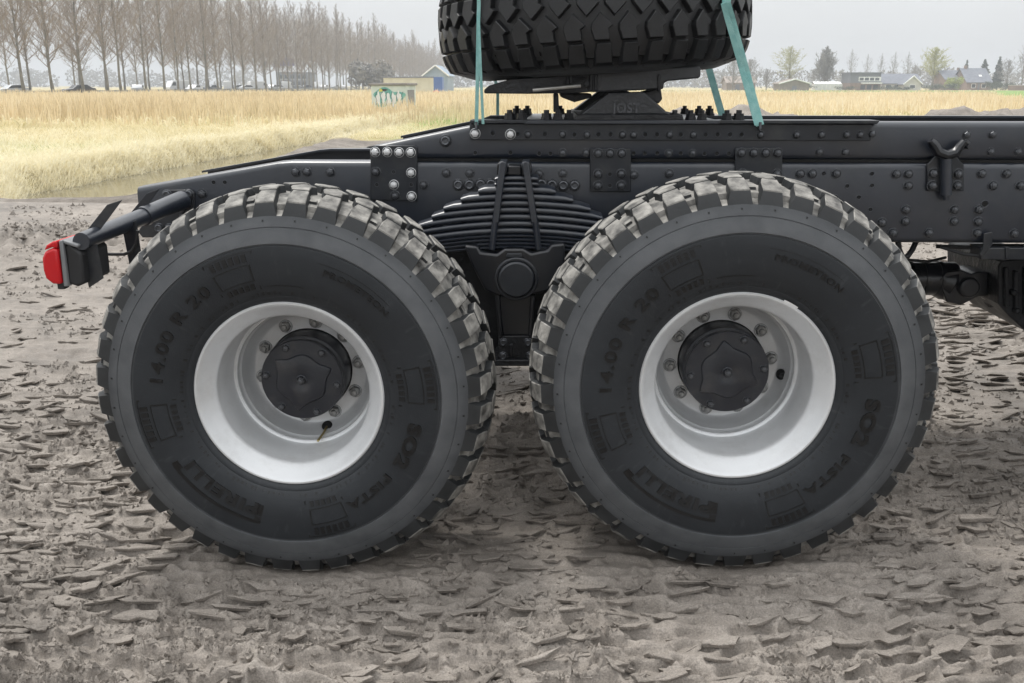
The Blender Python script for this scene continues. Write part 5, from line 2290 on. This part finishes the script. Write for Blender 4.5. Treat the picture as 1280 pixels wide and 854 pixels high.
i = 0
d = 98.
while d < 560:
    x, y = row_x(d, 78600, 700)
    pop(x + random.uniform(-.5, .5), y + random.uniform(-.8, .8), i % 8)
    i += 1
    d += 7.0 if d < 300 else 9.0
d = 132.
while d < 560:
    x, y = row_x(d, 93500, 712)
    pop(x + random.uniform(-.5, .5), y + random.uniform(-.8, .8), (i * 3 + 1) % 8)
    i += 1
    d += 8.0 if d < 300 else 10.0
# a loose third line on the far verge
d = 178.
while d < 330:
    x, y = row_x(d, 122000, 718)
    pop(x + random.uniform(-2, 2), y + random.uniform(-2, 2), (i * 5 + 1) % 8)
    i += 1
    d += 24

# ------------------------------------------------------------------ things along the road
M['galv'] = mat('galvanised_rail', (.17, .18, .19), (.26, .27, .28), 2, .5, metal=.3)
M['asphalt'] = mat('asphalt', (.05, .05, .052), (.075, .075, .075), .5, .9)
# road beside the poplars
b = MB()
rl = []
for d in (60, 120, 200, 300, 420, 560, 800):
    x0, y0 = row_x(d, 84500, 707)
    rl.append((x0 - 6.0, y0 + 2, x0 + 1.0, y0 + 2))
vs = []
for k, (a, c, e, f) in enumerate(rl):
    z = float(land(np.array([e]), np.array([f]))[0])
    vs += [(a - 5, c, .14), (e - 3.5, f, .14)]
b.add(vs, [(2 * k, 2 * k + 1, 2 * k + 3, 2 * k + 2) for k in range(len(rl) - 1)])
rd = b.build('road', 'asphalt', smooth=0, recalc=False)
rd['kind'] = 'structure'

# guard rail: beam + posts
gr = empty('guard_rail')
tag(gr, 'low grey steel guard rail running behind the poplar trunks', 'guard rail')
pts = []
for d in range(92, 330, 4):
    x, y = row_x(d, 84000, 706)
    pts.append((x, y))
for k in range(0, len(pts) - 1, 6):
    b = MB()
    seg_ = pts[k:k + 7]
    vs = []
    for (x, y) in seg_:
        vs += [(x, y, .46), (x + .02, y - .07, .54), (x, y, .62), (x + .02, y - .07, .70), (x, y, .78)]
    fs = [(j * 5 + q, j * 5 + q + 1, (j + 1) * 5 + q + 1, (j + 1) * 5 + q) for j in range(len(seg_) - 1) for q in range(4)]
    b.add(vs, fs)
    o = b.build('rail_beam', 'galv', gr, smooth=0, recalc=False)
    sm = o.modifiers.new('thick', 'SOLIDIFY')
    sm.thickness = .03
po = None
for x, y in pts[:36]:
    if po is None:
        po = MB().box(-.06, .06, -.05, .05, -.1, .80).build('post', 'galv', gr, smooth=0)
        po.location = (x + .1, y + .1, 0)
    else:
        inst(po, gr, (x + .1, y + .1, 0))

# parked and passing cars
M['glass'] = mat('car_glass', (.02, .025, .03), (.03, .035, .04), 2, .08)
M['tyre_small'] = mat('car_tyre', (.02, .02, .02), (.03, .03, .03), 4, .8)
CARC = {'white': (.72, .73, .74), 'silver': (.42, .44, .46), 'grey': (.16, .17, .18), 'black': (.02, .02, .024), 'blue': (.05, .09, .2), 'red': (.35, .03, .03)}
for k, c in CARC.items():
    M['car_' + k] = mat('car_paint_' + k, c, tuple(q * .92 for q in c), 2, .25, coat=.5)


def car(col, kind, x, y, rz, label, z=.15):
    root = empty('parked_car' if kind != 'van' else 'delivery_van')
    if kind == 'van':
        body = [(-2.5, .3), (2.5, .3), (2.55, .95), (2.3, 1.15), (1.75, 2.0), (1.5, 2.25), (-2.45, 2.3), (-2.55, 2.1)]
        gl = [(1.45, 1.25), (2.05, 1.25), (1.62, 1.95), (1.0, 1.95), (.95, 1.25)]
        hw = .98
    else:
        body = [(-2.1, .28), (2.1, .28), (2.15, .62), (1.95, .80), (1.05, .92), (.45, 1.38), (-.9, 1.42), (-1.6, 1.0), (-2.05, .95), (-2.15, .6)]
        gl = [(-1.35, .95), (.92, .93), (.38, 1.32), (-.85, 1.36)]
        hw = .88
    bo = MB().prism(body, -hw, hw).build('body', 'car_' + col, root, smooth=30, bevel=.08, seg=2)
    g_ = MB().prism(gl, -hw - .012, hw + .012).build('side_window', 'glass', root, smooth=0)
    MB().lathe([(-.1, .0001), (-.1, .2), (-.1, .32), (.1, .32), (.1, .0001)], 16).build('wheel', 'tyre_small', root)
    w0 = root.children[-1]
    w0.location = (1.3, -hw + .06, .32)
    for (wx2, wy2) in ((-1.3, -hw + .06), (1.3, hw - .06), (-1.3, hw - .06)):
        inst(w0, root, (wx2, wy2, .32))
    root.location = (x, y, z)
    root.rotation_euler = (0, 0, rz)
    tag(root, label, 'van' if kind == 'van' else 'car', 'vehicles beyond the poplars')
    return root


car_list = []
rnd = random.Random(12)
spots = [(25, 142, 'silver', 'car'), (108, 134, 'black', 'car'), (182, 176, 'silver', 'car'), (231, 205, 'white', 'van'), (251, 200, 'white', 'car'), (273, 215, 'grey', 'car'),
         (294, 235, 'white', 'van'), (304, 240, 'silver', 'car'), (318, 236, 'white', 'car'), (331, 250, 'white', 'van'), (347, 255, 'silver', 'car'), (356, 262, 'white', 'car'),
         (366, 270, 'white', 'van'), (391, 292, 'grey', 'car'), (403, 300, 'white', 'van'), (412, 305, 'white', 'car'), (425, 315, 'silver', 'car'), (436, 330, 'white', 'car')]
rv = math.atan2(row_x(300, 84500, 707)[1] - row_x(200, 84500, 707)[1], row_x(300, 84500, 707)[0] - row_x(200, 84500, 707)[0])
for px, d, c, k in spots:
    x = CX + d * ((px - 640) / F_PX - YAW)
    car(c, k, x, d - CD, rv + rnd.choice((0, PI)) + rnd.uniform(-.9, .3),
        f'{c} {"van" if k == "van" else "car"} behind the poplar trunks along the road', z=.18)

# dark office block, motorway sign and gantry lamp behind the row
M['office'] = mat('blue_grey_cladding', (.13, .14, .17), (.17, .18, .21), .4, .7)
M['signblue'] = mat('blue_sign_face', (.05, .07, .34), (.07, .09, .40), 1, .5)
M['white'] = mat('white_paint', (.72, .72, .70), (.80, .80, .78), 1.5, .6)
M['winglass'] = mat('window_glass', (.03, .04, .05), (.06, .07, .08), 1, .1)


def at(px, d):
    return CX + d * ((px - 640) / F_PX - YAW), d - CD


def up(py, d):
    """height of picture row py at distance d"""
    return CH + d * (106.5 - py) / F_PX


def block(name, px0, px1, py, d, depth, m_, label, cat='building', wins=()):
    x0, y0 = at(px0, d)
    x1, _ = at(px1, d)
    h = up(py, d)
    root = empty(name, ((x0 + x1) / 2, y0, 0))
    w2 = (x1 - x0) / 2
    wl_ = MB().box(-w2, w2, 0, depth, -.2, h).build('wall', m_, root, smooth=0)
    MB().box(-w2 - .15, w2 + .15, -.15, depth + .15, h + .002, h + .25).build('roof', 'office', root, smooth=0)
    for (a, b2, c, e) in wins:
        wd_ = MB().box(-w2 + a * 2 * w2, -w2 + b2 * 2 * w2, -.08, .05, h * c, h * e).build('window', 'winglass', root, smooth=0)
        MB().box(-w2 + a * 2 * w2 - .08, -w2 + b2 * 2 * w2 + .08, -.12, -.081, h * c - .12, h * c - .02).build('sill', 'white', wd_, smooth=0)
    tag(root, label, cat)
    return root


block('office_block', 354, 391, 92, 360, 14, 'office', 'dark blue grey office block seen between poplar trunks', wins=[(.08 + .19 * k, .2 + .19 * k, .25 + .38 * j, .48 + .38 * j) for k in range(5) for j in range(2)])
x, y = at(367, 330)
sg = empty('motorway_sign', (x, y, 0))
tag(sg, 'blue motorway sign on white posts behind the poplars', 'sign')
MB().box(-2.6, 2.6, -.06, .06, up(84, 330), up(75, 330)).build('panel', 'signblue', sg, smooth=0, bevel=.03)
for s_ in (-1.6, 1.6):
    MB().tube([(s_, .12, -.1), (s_, .12, up(76, 330))], .11, 10).build('post', 'white', sg)
for px, nm in ((340, 'first'), (355, 'second')):
    x, y = at(px, 300)
    o = empty('notice_board', (x, y, 0))
    tag(o, 'small dark board on a pole among the poplars', 'sign', 'dark boards among the poplars')
    MB().box(-1.0, 1.0, -.05, .05, up(86, 300), up(78, 300)).build('panel', 'office', o, smooth=0, bevel=.03)
    MB().tube([(0, .1, -.1), (0, .1, up(79, 300))], .09, 8).build('post', 'galv', o)

# cream warehouse, blue container and gabled shed at the end of the row
M['cream'] = mat('cream_sheet_wall', (.56, .52, .38), (.66, .62, .47), .6, .7)
M['bluegrey'] = mat('blue_grey_sheet', (.22, .29, .36), (.30, .37, .44), .6, .6)
M['contblue'] = mat('blue_container_paint', (.05, .12, .34), (.07, .15, .40), .8, .5)
M['redtarp'] = mat('red_tarpaulin', (.45, .07, .05), (.55, .10, .07), 2, .7)
wh = block('warehouse', 484, 545, 98, 210, 12, 'cream', 'long low cream warehouse behind the graffiti kiosk', 'warehouse')
for k in range(12):
    w2 = (at(545, 210)[0] - at(484, 210)[0]) / 2
    xx = -w2 + (k + .5) * w2 / 6
    MB().box(xx - .04, xx + .04, -.05, -.002, 0, up(98, 210) - .1).build('wall_rib', 'cream', wh, smooth=0)
x0, y0 = at(545, 190)
x1, _ = at(555.5, 190)
cn = empty('shipping_container', ((x0 + x1) / 2, y0, 0))
tag(cn, 'small blue container standing beside the cream warehouse', 'container')
w2 = (x1 - x0) / 2
MB().box(-w2, w2, 0, 3, .25, up(97, 190)).build('body', 'contblue', cn, smooth=0)
MB().box(-w2, w2, .1, 2.9, -.05, .249).build('skid', 'office', cn, smooth=0)
for k in range(6):
    MB().box(-w2 + (k + .3) * w2 / 3, -w2 + (k + .6) * w2 / 3, -.04, -.002, .35, up(97, 190) - .1).build('panel_rib', 'contblue', cn, smooth=0)
x, y = at(548, 180)
tp_ = MB()
n_ = 14
vs = []
for i in range(n_):
    for j in range(n_):
        a, c = i / (n_ - 1) * 2 - 1, j / (n_ - 1) * 2 - 1
        vs.append((a * .75, c * .6, max(0, .62 * (1 - (a * a + c * c) * .75) + .12 * math.sin(a * 7 + c * 5)) - .02))
tp_.add(vs, [(i * n_ + j, i * n_ + j + 1, (i + 1) * n_ + j + 1, (i + 1) * n_ + j) for i in range(n_ - 1) for j in range(n_ - 1)])
o = tp_.build('tarpaulin', 'redtarp', smooth=60)
o.location = (x, y, .0)
tag(o, 'crumpled red tarpaulin on the ground by the blue container', 'tarpaulin')


def gabled(name, px0, px1, py_eave, py_ridge, d, depth, m_wall, m_roof, label, ridge='x', cat='house', wins=(), doors=(), trim=None, chimney=None):
    x0, y0 = at(px0, d)
    x1, _ = at(px1, d)
    he, hr = up(py_eave, d), up(py_ridge, d)
    root = empty(name, ((x0 + x1) / 2, y0, 0))
    w2 = (x1 - x0) / 2
    b = MB()
    if ridge == 'x':
        b.add([(-w2, 0, -.2), (w2, 0, -.2), (w2, depth, -.2), (-w2, depth, -.2), (-w2, 0, he), (w2, 0, he), (w2, depth, he), (-w2, depth, he), (-w2, depth / 2, hr - .1), (w2, depth / 2, hr - .1)],
              [(0, 1, 5, 4), (2, 3, 7, 6), (1, 2, 6, 9, 5), (3, 0, 4, 8, 7), (4, 5, 9, 8), (6, 7, 8, 9)])
    else:
        b.add([(-w2, 0, -.2), (w2, 0, -.2), (w2, depth, -.2), (-w2, depth, -.2), (-w2, 0, he), (w2, 0, he), (w2, depth, he), (-w2, depth, he), (0, 0, hr - .1), (0, depth, hr - .1)],
              [(0, 1, 5, 8, 4), (2, 3, 7, 9, 6), (1, 2, 6, 5), (3, 0, 4, 7), (4, 8, 9, 7), (8, 5, 6, 9)])
    b.build('wall', m_wall, root, smooth=0)
    b = MB()
    e = .4
    th = .22
    if ridge == 'x':
        k = (hr - he) / (depth / 2)
        for s_ in (0, 1):
            ya, yb_ = (-e, depth / 2) if s_ == 0 else (depth + e, depth / 2)
            za = he - k * e
            b.add([(-w2 - e, ya, za), (w2 + e, ya, za), (w2 + e, yb_, hr), (-w2 - e, yb_, hr), (-w2 - e, ya, za + th), (w2 + e, ya, za + th), (w2 + e, yb_, hr + th), (-w2 - e, yb_, hr + th)],
                  [(0, 1, 2, 3), (4, 5, 6, 7), (0, 1, 5, 4), (1, 2, 6, 5), (3, 0, 4, 7)])
    else:
        k = (hr - he) / w2
        for s_ in (-1, 1):
            xa = s_ * (w2 + e)
            za = he - k * e
            b.add([(xa, -e, za), (xa, depth + e, za), (0, depth + e, hr), (0, -e, hr), (xa, -e, za + th), (xa, depth + e, za + th), (0, depth + e, hr + th), (0, -e, hr + th)],
                  [(0, 1, 2, 3), (4, 5, 6, 7), (0, 1, 5, 4), (0, 3, 7, 4), (1, 2, 6, 5)])
    rf = b.build('roof', m_roof, root, smooth=0)
    if chimney is not None:
        cx_h = -w2 + 2 * w2 * chimney
        MB().box(cx_h - .4, cx_h + .4, depth / 2 - .4, depth / 2 + .4, hr - .3, hr + 1.0).build('chimney', 'brick', rf, smooth=0)
    if trim:
        b = MB()
        for s_ in (-1, 1):
            p0 = Vector((s_ * (w2 + e), -e - .06, he - (hr - he) / w2 * e + th * .5))
            p1 = Vector((0, -e - .06, hr + th * .5))
            b.tube([p0, p1], .2, 6)
        b.build('barge_board', trim, rf, smooth=0)
    for a, c, z0, z1 in wins:
        wo_ = MB().box(-w2 + a * 2 * w2, -w2 + c * 2 * w2, -.06, .04, he * z0, he * z1).build('window', 'winglass', root, smooth=0)
        b = MB()
        xa, xb_ = -w2 + a * 2 * w2, -w2 + c * 2 * w2
        for q0, q1, r0, r1 in ((xa - .1, xb_ + .1, he * z1, he * z1 + .12), (xa - .1, xb_ + .1, he * z0 - .12, he * z0), (xa - .12, xa, he * z0, he * z1), (xb_, xb_ + .12, he * z0, he * z1)):
            b.box(q0, q1, -.10, -.02, r0, r1)
        b.build('frame', 'white', wo_, smooth=0)
    for a, c, z1 in doors:
        MB().box(-w2 + a * 2 * w2, -w2 + c * 2 * w2, -.05, .04, 0, he * z1).build('door', 'office', root, smooth=0)
    tag(root, label, cat)
    return root


M['brick'] = mat('brown_brick', (.20, .14, .11), (.28, .20, .16), .8, .9)
M['timber'] = mat('weathered_timber', (.20, .16, .13), (.27, .22, .18), 1, .9)
M['rooftile'] = mat('grey_roof_tiles', (.13, .14, .17), (.19, .20, .23), 1.2, .8)
M['roofbrown'] = mat('brown_roof', (.22, .18, .15), (.30, .25, .21), 1.2, .8)
M['render'] = mat('pale_render', (.50, .48, .44), (.60, .58, .54), .6, .8)
gabled('gabled_shed', 533, 562, 95, 84, 240, 16, 'bluegrey', 'bluegrey', 'blue grey gabled shed behind the cream warehouse', 'y', 'shed', doors=[(.35, .6, .7)], trim='white')

# right-hand hamlet
gabled('barn', 898, 932, 104, 97, 310, 9, 'timber', 'roofbrown', 'grey brown barn behind the front strap and bare trees', 'x', 'barn', doors=[(.3, .45, .8)], wins=[(.65, .8, .3, .7)])
gabled('timber_shed', 961, 996, 105, 100, 290, 8, 'timber', 'roofbrown', 'wide brown timber shed with a low white edged gable under a willow', 'y', 'shed', doors=[(.42, .58, .7)], trim='white')
gh = empty('greenhouse', (at(1018.5, 300)[0], at(1018.5, 300)[1], 0))
tag(gh, 'low whitish greenhouse between the brown shed and the flat roofed house', 'greenhouse')
M['ghglass'] = mat('milky_greenhouse_glass', (.52, .55, .55), (.66, .68, .68), .7, .25)
w2 = (at(1035, 300)[0] - at(1002, 300)[0]) / 2
hg = up(105.5, 300)
for k in range(7):
    MB().box(-w2 + k * 2 * w2 / 7 + .06, -w2 + (k + 1) * 2 * w2 / 7 - .06, 0, .05, .05, hg).build('pane', 'ghglass', gh, smooth=0)
    MB().add([(-w2 + k * 2 * w2 / 7 + .06, 0, hg + .08), (-w2 + (k + 1) * 2 * w2 / 7 - .06, 0, hg + .08), (-w2 + (k + 1) * 2 * w2 / 7 - .06, 3, hg + .8), (-w2 + k * 2 * w2 / 7 + .06, 3, hg + .8)],
             [(0, 1, 2, 3)]).build('roof_pane', 'white', gh, smooth=0)
for k in range(8):
    MB().box(-w2 + k * 2 * w2 / 7 - .05, -w2 + k * 2 * w2 / 7 + .05, -.02, 3, -.1, hg + .06).build('rib', 'white', gh, smooth=0)

fh = empty('flat_roofed_house', (at(1062, 300)[0], at(1062, 300)[1], 0))
tag(fh, 'modern flat roofed house with a dark upper storey and white window bands', 'house')
w2 = (at(1081, 300)[0] - at(1045, 300)[0]) / 2
h1, h2_ = up(104, 300), up(93, 300)
MB().box(-w2, w2, 0, 9, -.2, h1).build('wall', 'brick', fh, smooth=0)
MB().box(-w2, w2, .1, 9, h1 + .002, h2_).build('upper_wall', 'office', fh, smooth=0)
rf = MB().box(-w2 - .3, w2 + .3, -.4, 9.3, h2_ + .002, h2_ + .3).build('roof', 'office', fh, smooth=0)
bw = MB().box(-w2 * .45, w2, -.12, .098, h1 + .5, h1 + 1.75).build('window_band', 'white', fh, smooth=0)
for k in range(4):
    MB().box(-w2 * .40 + k * w2 * .34, -w2 * .40 + k * w2 * .34 + w2 * .26, -.16, -.121, h1 + .7, h1 + 1.5).build('window', 'winglass', bw, smooth=0)
bc = MB().box(-w2 * .3, w2 + .2, -1.1, -.001, h1 - .25, h1 + .15).build('balcony', 'white', fh, smooth=0)
for k in range(3):
    MB().box(-w2 * .3 + k * w2 * .42, -w2 * .3 + k * w2 * .42 + w2 * .3, -.06, -.002, .3, h1 - .6).build('window', 'winglass', fh, smooth=0)

gabled('house', 1083, 1128, 104.5, 94, 305, 10, 'render', 'rooftile', 'house with a grey tiled roof and white gable beside the flat roofed one', 'x', wins=[(.08, .22, .25, .75), (.3, .42, .25, .75)], doors=[(.5, .56, .85)])
gabled('house_annexe', 1108, 1128, 105, 96.5, 300, 5, 'render', 'rooftile', 'small white trimmed gable front projecting from the grey tiled house', 'y', wins=[(.35, .65, .35, .8)], trim='white')
gabled('farmhouse', 1156, 1184, 100, 90, 318, 11, 'brick', 'rooftile', 'brick farmhouse with a grey roof behind the yellow green bush', 'x', wins=[(.1, .25, .3, .7), (.4, .55, .3, .7)], chimney=.8)
gabled('farmhouse_wing', 1182, 1210, 103, 87.5, 312, 12, 'brick', 'rooftile', 'tall roofed brick farmhouse wing with a bright skylight by the conifers', 'x', wins=[(.2, .35, .3, .75), (.62, .78, .3, .75)], doors=[(.45, .53, .85)], chimney=.2)
x, y = at(1200, 306)
sk = MB().box(-.45, .45, -.03, .03, -.5, .5).build('skylight', 'white', smooth=0)
fw_h = [o for o in bpy.data.objects if o.name.startswith('farmhouse_wing')][0]
sk.parent = fw_h
sk.location = (1.1, 2.4, up(103, 312) + (up(87.5, 312) - up(103, 312)) * 2.4 / 6 + .32)
sk.rotation_euler = (-R(90) + math.atan2(up(87.5, 312) - up(103, 312), 6), 0, 0)
gw = empty('garden_wall', (at(1248, 300)[0], at(1248, 300)[1], 0))
tag(gw, 'long low reddish garden wall in front of the bare trees', 'wall')
w2 = (at(1266, 300)[0] - at(1232, 300)[0]) / 2
MB().box(-w2, w2, 0, .4, -.2, up(107, 300)).build('wall', 'brick', gw, smooth=0)
MB().box(-w2 - .05, w2 + .05, -.05, .45, up(107, 300) + .002, up(107, 300) + .12).build('coping', 'render', gw, smooth=0)

# hamlet trees
GT = 'trees around the hamlet'


def tree_at(root, name, label, cat, px, d, s=1., rz=0.):
    x, y = at(px, d)
    return put(root, name, label, cat, GT, x, y, s, rz)


will = branch_tree(301, 12.5, .22, 6.2, 38, 40, 8, 6, 'willow', .34, .04, droop=.16)
tree_at(will, 'willow_tree', 'pale budding willow spreading over the brown timber shed', 'tree', 972, 300, 1.0)
w2_ = branch_tree(302, 13.0, .20, 6.6, 42, 46, 9, 7, 'willow2', .36, .05, droop=.10)
tree_at(w2_, 'willow_tree', 'broad yellowish willow between the white gabled house and the farmhouse', 'tree', 1141, 325)
w3 = dup(w2_)
tree_at(w3, 'willow_tree', 'big yellow green willow in front of a dark conifer by the garden wall', 'tree', 1276, 300, .95, 2.)
dt = branch_tree(303, 13, .08, 5.2, 46, 70, 12, 8, 'twig_grey', .3, .06)
tree_at(dt, 'bare_tree', 'dense dark grey bare tree standing behind the greenhouse', 'tree', 1014, 310)
SM = branch_tree(304, 12, .2, 3.6, 48, 34, 7, 4, 'twig_grey', .16, .03)
for k, (px, d, s_) in enumerate(((1063, 380, 1.08), (1079, 380, 1.1), (1094, 380, 1.14), (1110, 380, 1.15))):
    tree_at(SM if k == 0 else dup(SM), 'young_poplar', 'slim bare young poplar in the line of four behind the houses', 'tree', px, d, s_, k * 1.3)
tree_at(dup(SM), 'bare_tree', 'very tall faint bare tree left of the flat roofed house', 'tree', 1044, 420, 1.35, .4)
tree_at(dup(SM), 'bare_tree', 'tall bare tree with twin stems above the garden wall', 'tree', 1246, 315, (1.45, 1.45, 1.25), .9)
BR = branch_tree(305, 8.5, .12, 5.2, 40, 30, 8, 5, 'twig_grey', .2, .035)
for k, (px, d, s_, lb) in enumerate(((905, 285, 1.0, 'rounded bare tree over the grey brown barn'), (925, 300, 1.05, 'bushy bare tree beside the front strap'),
                                     (945, 310, .75, 'small bare tree between barn and willow'), (1120, 345, .95, 'bare tree rising behind the white gabled house'),
                                     (1228, 330, 1.1, 'bare tree between the conifers and the garden wall'), (1260, 335, 1.0, 'bare tree right behind the garden wall'),
                                     (1000, 340, .8, 'bare tree behind the dense grey one'))):
    tree_at(BR if k == 0 else dup(BR), 'bare_tree', lb, 'tree', px, d, s_, k * .9)
C1 = conifer(401, 10, 2.7)
for k, (px, d, s_, lb) in enumerate(((1200, 330, (1.15, 1.15, .98), 'broad dark conifer over the farmhouse roof'), (1179, 335, (.7, .7, .98), 'narrow dark conifer at the farmhouse chimney'),
                                     (1217, 335, (.95, .95, 1.08), 'ragged conifer to the side of the farmhouse wing'), (1279, 340, (1.2, 1.2, 1.25), 'dark conifer towering behind the big yellow green willow'))):
    tree_at(C1 if k == 0 else dup(C1), 'conifer', lb, 'tree', px, d, s_, k)
by_ = bush(501, 5.4, 3, 4.2, 'bush_y')
tree_at(by_, 'bush', 'bright yellow green bush before the brick farmhouse', 'bush', 1167, 305)
HG = bush(502, 9, 2.5, 2.3, 'hedge', 'hedge')
for k, (px, d, s_, lb) in enumerate(((1158, 298, 1, 'dark hedge under the yellow green bush'), (1142, 302, (.8, 1, .8), 'dark hedge left of the farmhouse garden'), (1213, 300, (.6, 1, 1.3), 'rounded dark shrub at the farmhouse wing corner'),
                                     (1226, 303, (.9, 1, 1.1), 'dark shrub row beside the garden wall'), (1272, 297, (1, 1, 1.3), 'dark hedge below the big yellow green willow'), (1090, 298, (.9, 1, .6), 'low hedge before the white gabled house'),
                                     (1040, 296, (.8, 1, .6), 'low hedge before the flat roofed house'), (985, 300, (1.2, 1, .8), 'low dark hedge behind the timber shed'), (1108, 299, (.6, 1, .5), 'little hedge at the gable front'))):
    tree_at(HG if k == 0 else dup(HG), 'hedge', lb, 'hedge', px, d, s_, 0)

# far wooded rim: distant belts that read as one mass
def belt(name, px0, px1, d, h, n, seed, label):
    rg = np.random.default_rng(seed)
    x0, y0 = at(px0, d)
    x1, _ = at(px1, d)
    cs = [(x0 + (x1 - x0) * (k + .5) / n, y0 + rg.uniform(-15, 15), h * rg.uniform(.3, .5)) for k in range(n)]
    rs = [((x1 - x0) / n * .9, 8, h * rg.uniform(.35, .62)) for k in range(n)]
    o = leaf_cloud(name, cs, rs, 5000, h * .09, [M['twig_grey']], seed, None)
    o['kind'] = 'stuff'
    tag(o, label, 'trees')
    return o


belt('distant_woods', -60, 330, 760, 15, 26, 61, 'hazy far off wood showing under the poplar crowns')
belt('distant_woods', 560, 900, 640, 13, 26, 62, 'hazy far off tree belt behind the coupling')
belt('distant_woods', 860, 1330, 520, 10, 34, 63, 'hazy far off tree belt behind the hamlet')

# rounded shrub at the end of the poplar row
sh = bush(503, 12, 7, 8.5, 'twig_grey', 'shrub', 2600)
x, y = at(470, 260)
put(sh, 'shrub', 'round grey brown shrub behind the graffiti kiosk', 'bush', None, x, y)

# ------------------------------------------------------------------ graffiti kiosk
M['concrete'] = mat('pale_kiosk_wall', (.50, .57, .53), (.62, .68, .64), 1.6, .8, bump=.1, bscale=20)
M['kiosk_roof'] = mat('kiosk_roof_felt', (.20, .19, .18), (.27, .26, .25), 2, .9)
M['g_teal'] = mat('teal_spray_paint', (.10, .33, .30), (.18, .44, .38), 6, .7)
M['g_white'] = mat('white_spray_paint', (.66, .68, .68), (.76, .77, .77), 6, .7)
M['g_yellow'] = mat('yellow_spray_paint', (.55, .50, .08), (.62, .56, .12), 6, .7)
M['g_black'] = mat('black_spray_paint', (.03, .04, .04), (.07, .07, .07), 6, .7)
kd = 58.
kx, ky = at(490, kd)
KI = empty('graffiti_kiosk', (kx, ky, 0), R(-9))
tag(KI, 'small pale utility kiosk with teal graffiti standing in the reeds', 'kiosk')
kw = (at(511, kd)[0] - at(467, kd)[0]) / 2
kh = up(107, kd)
MB().box(-kw, kw, 0, 2.0, -.2, kh).build('wall', 'concrete', KI, smooth=0, bevel=.02)
MB().box(-kw - .1, kw + .1, -.1, 2.1, kh + .002, kh + .14).build('roof', 'kiosk_roof', KI, smooth=0, bevel=.03)
MB().box(kw + .002, kw + .03, .3, 1.6, .05, kh - .25).build('side_door', 'greyplastic', KI, smooth=0, bevel=.01)
rg = random.Random(8)


def blob(parent, name, m_, cx, cz, rx, rz, y, n=22, rag=.25):
    b = MB()
    ps = [rg.uniform(0, 6) for _ in range(3)]
    poly = []
    for k in range(n):
        a = 2 * PI * k / n
        q = 1 + rag * math.sin(3 * a + ps[0]) * .6 + rag * math.sin(5 * a + ps[1]) * .4
        poly.append((cx + rx * q * math.cos(a), cz + rz * q * math.sin(a)))
    b.prism(poly, y - .003, y)
    return b.build(name, m_, parent, smooth=0)


gf = blob(KI, 'graffiti', 'g_teal', -.05, kh * .56, kw * .86, kh * .33, -.003, 40, .3)
for k in range(5):
    cx_g = -kw * .62 + k * kw * .30
    blob(gf, 'letter_shape', 'g_white', cx_g, kh * (.50 + .05 * math.sin(k * 2)), kw * .13, kh * .24, -.008 - .001 * k, 18, .35)
blob(gf, 'spray_patch', 'g_yellow', -kw * .45, kh * .82, kw * .10, kh * .06, -.014)
blob(gf, 'spray_patch', 'g_black', -kw * .22, kh * .83, kw * .16, kh * .045, -.015)
for k in range(6):
    b = MB()
    x_ = -kw * .75 + k * kw * .30
    b.tube([(x_, -.016, kh * .25), (x_ + .06, -.016, kh * .45), (x_ - .03, -.016, kh * .62), (x_ + .08, -.016, kh * .76)], .014, 5)
    b.build('spray_line', 'g_black', gf)

# ------------------------------------------------------------------ haze: damp winter air
m = bpy.data.materials.new('winter_haze')
m.use_nodes = True
t = m.node_tree
t.nodes.clear()
out = t.nodes.new('ShaderNodeOutputMaterial')
pv = t.nodes.new('ShaderNodeVolumePrincipled')
pv.inputs['Color'].default_value = (.90, .93, .96, 1)
pv.inputs['Density'].default_value = .00095
pv.inputs['Anisotropy'].default_value = .2
t.links.new(pv.outputs[0], out.inputs['Volume'])
b = MB()
b.box(-4500, 4500, -600, 4800, -2, 30)
hz = b.build('haze', m, smooth=0)
hz['kind'] = 'stuff'
tag(hz, 'thin pale haze of damp winter air over the field', 'haze')
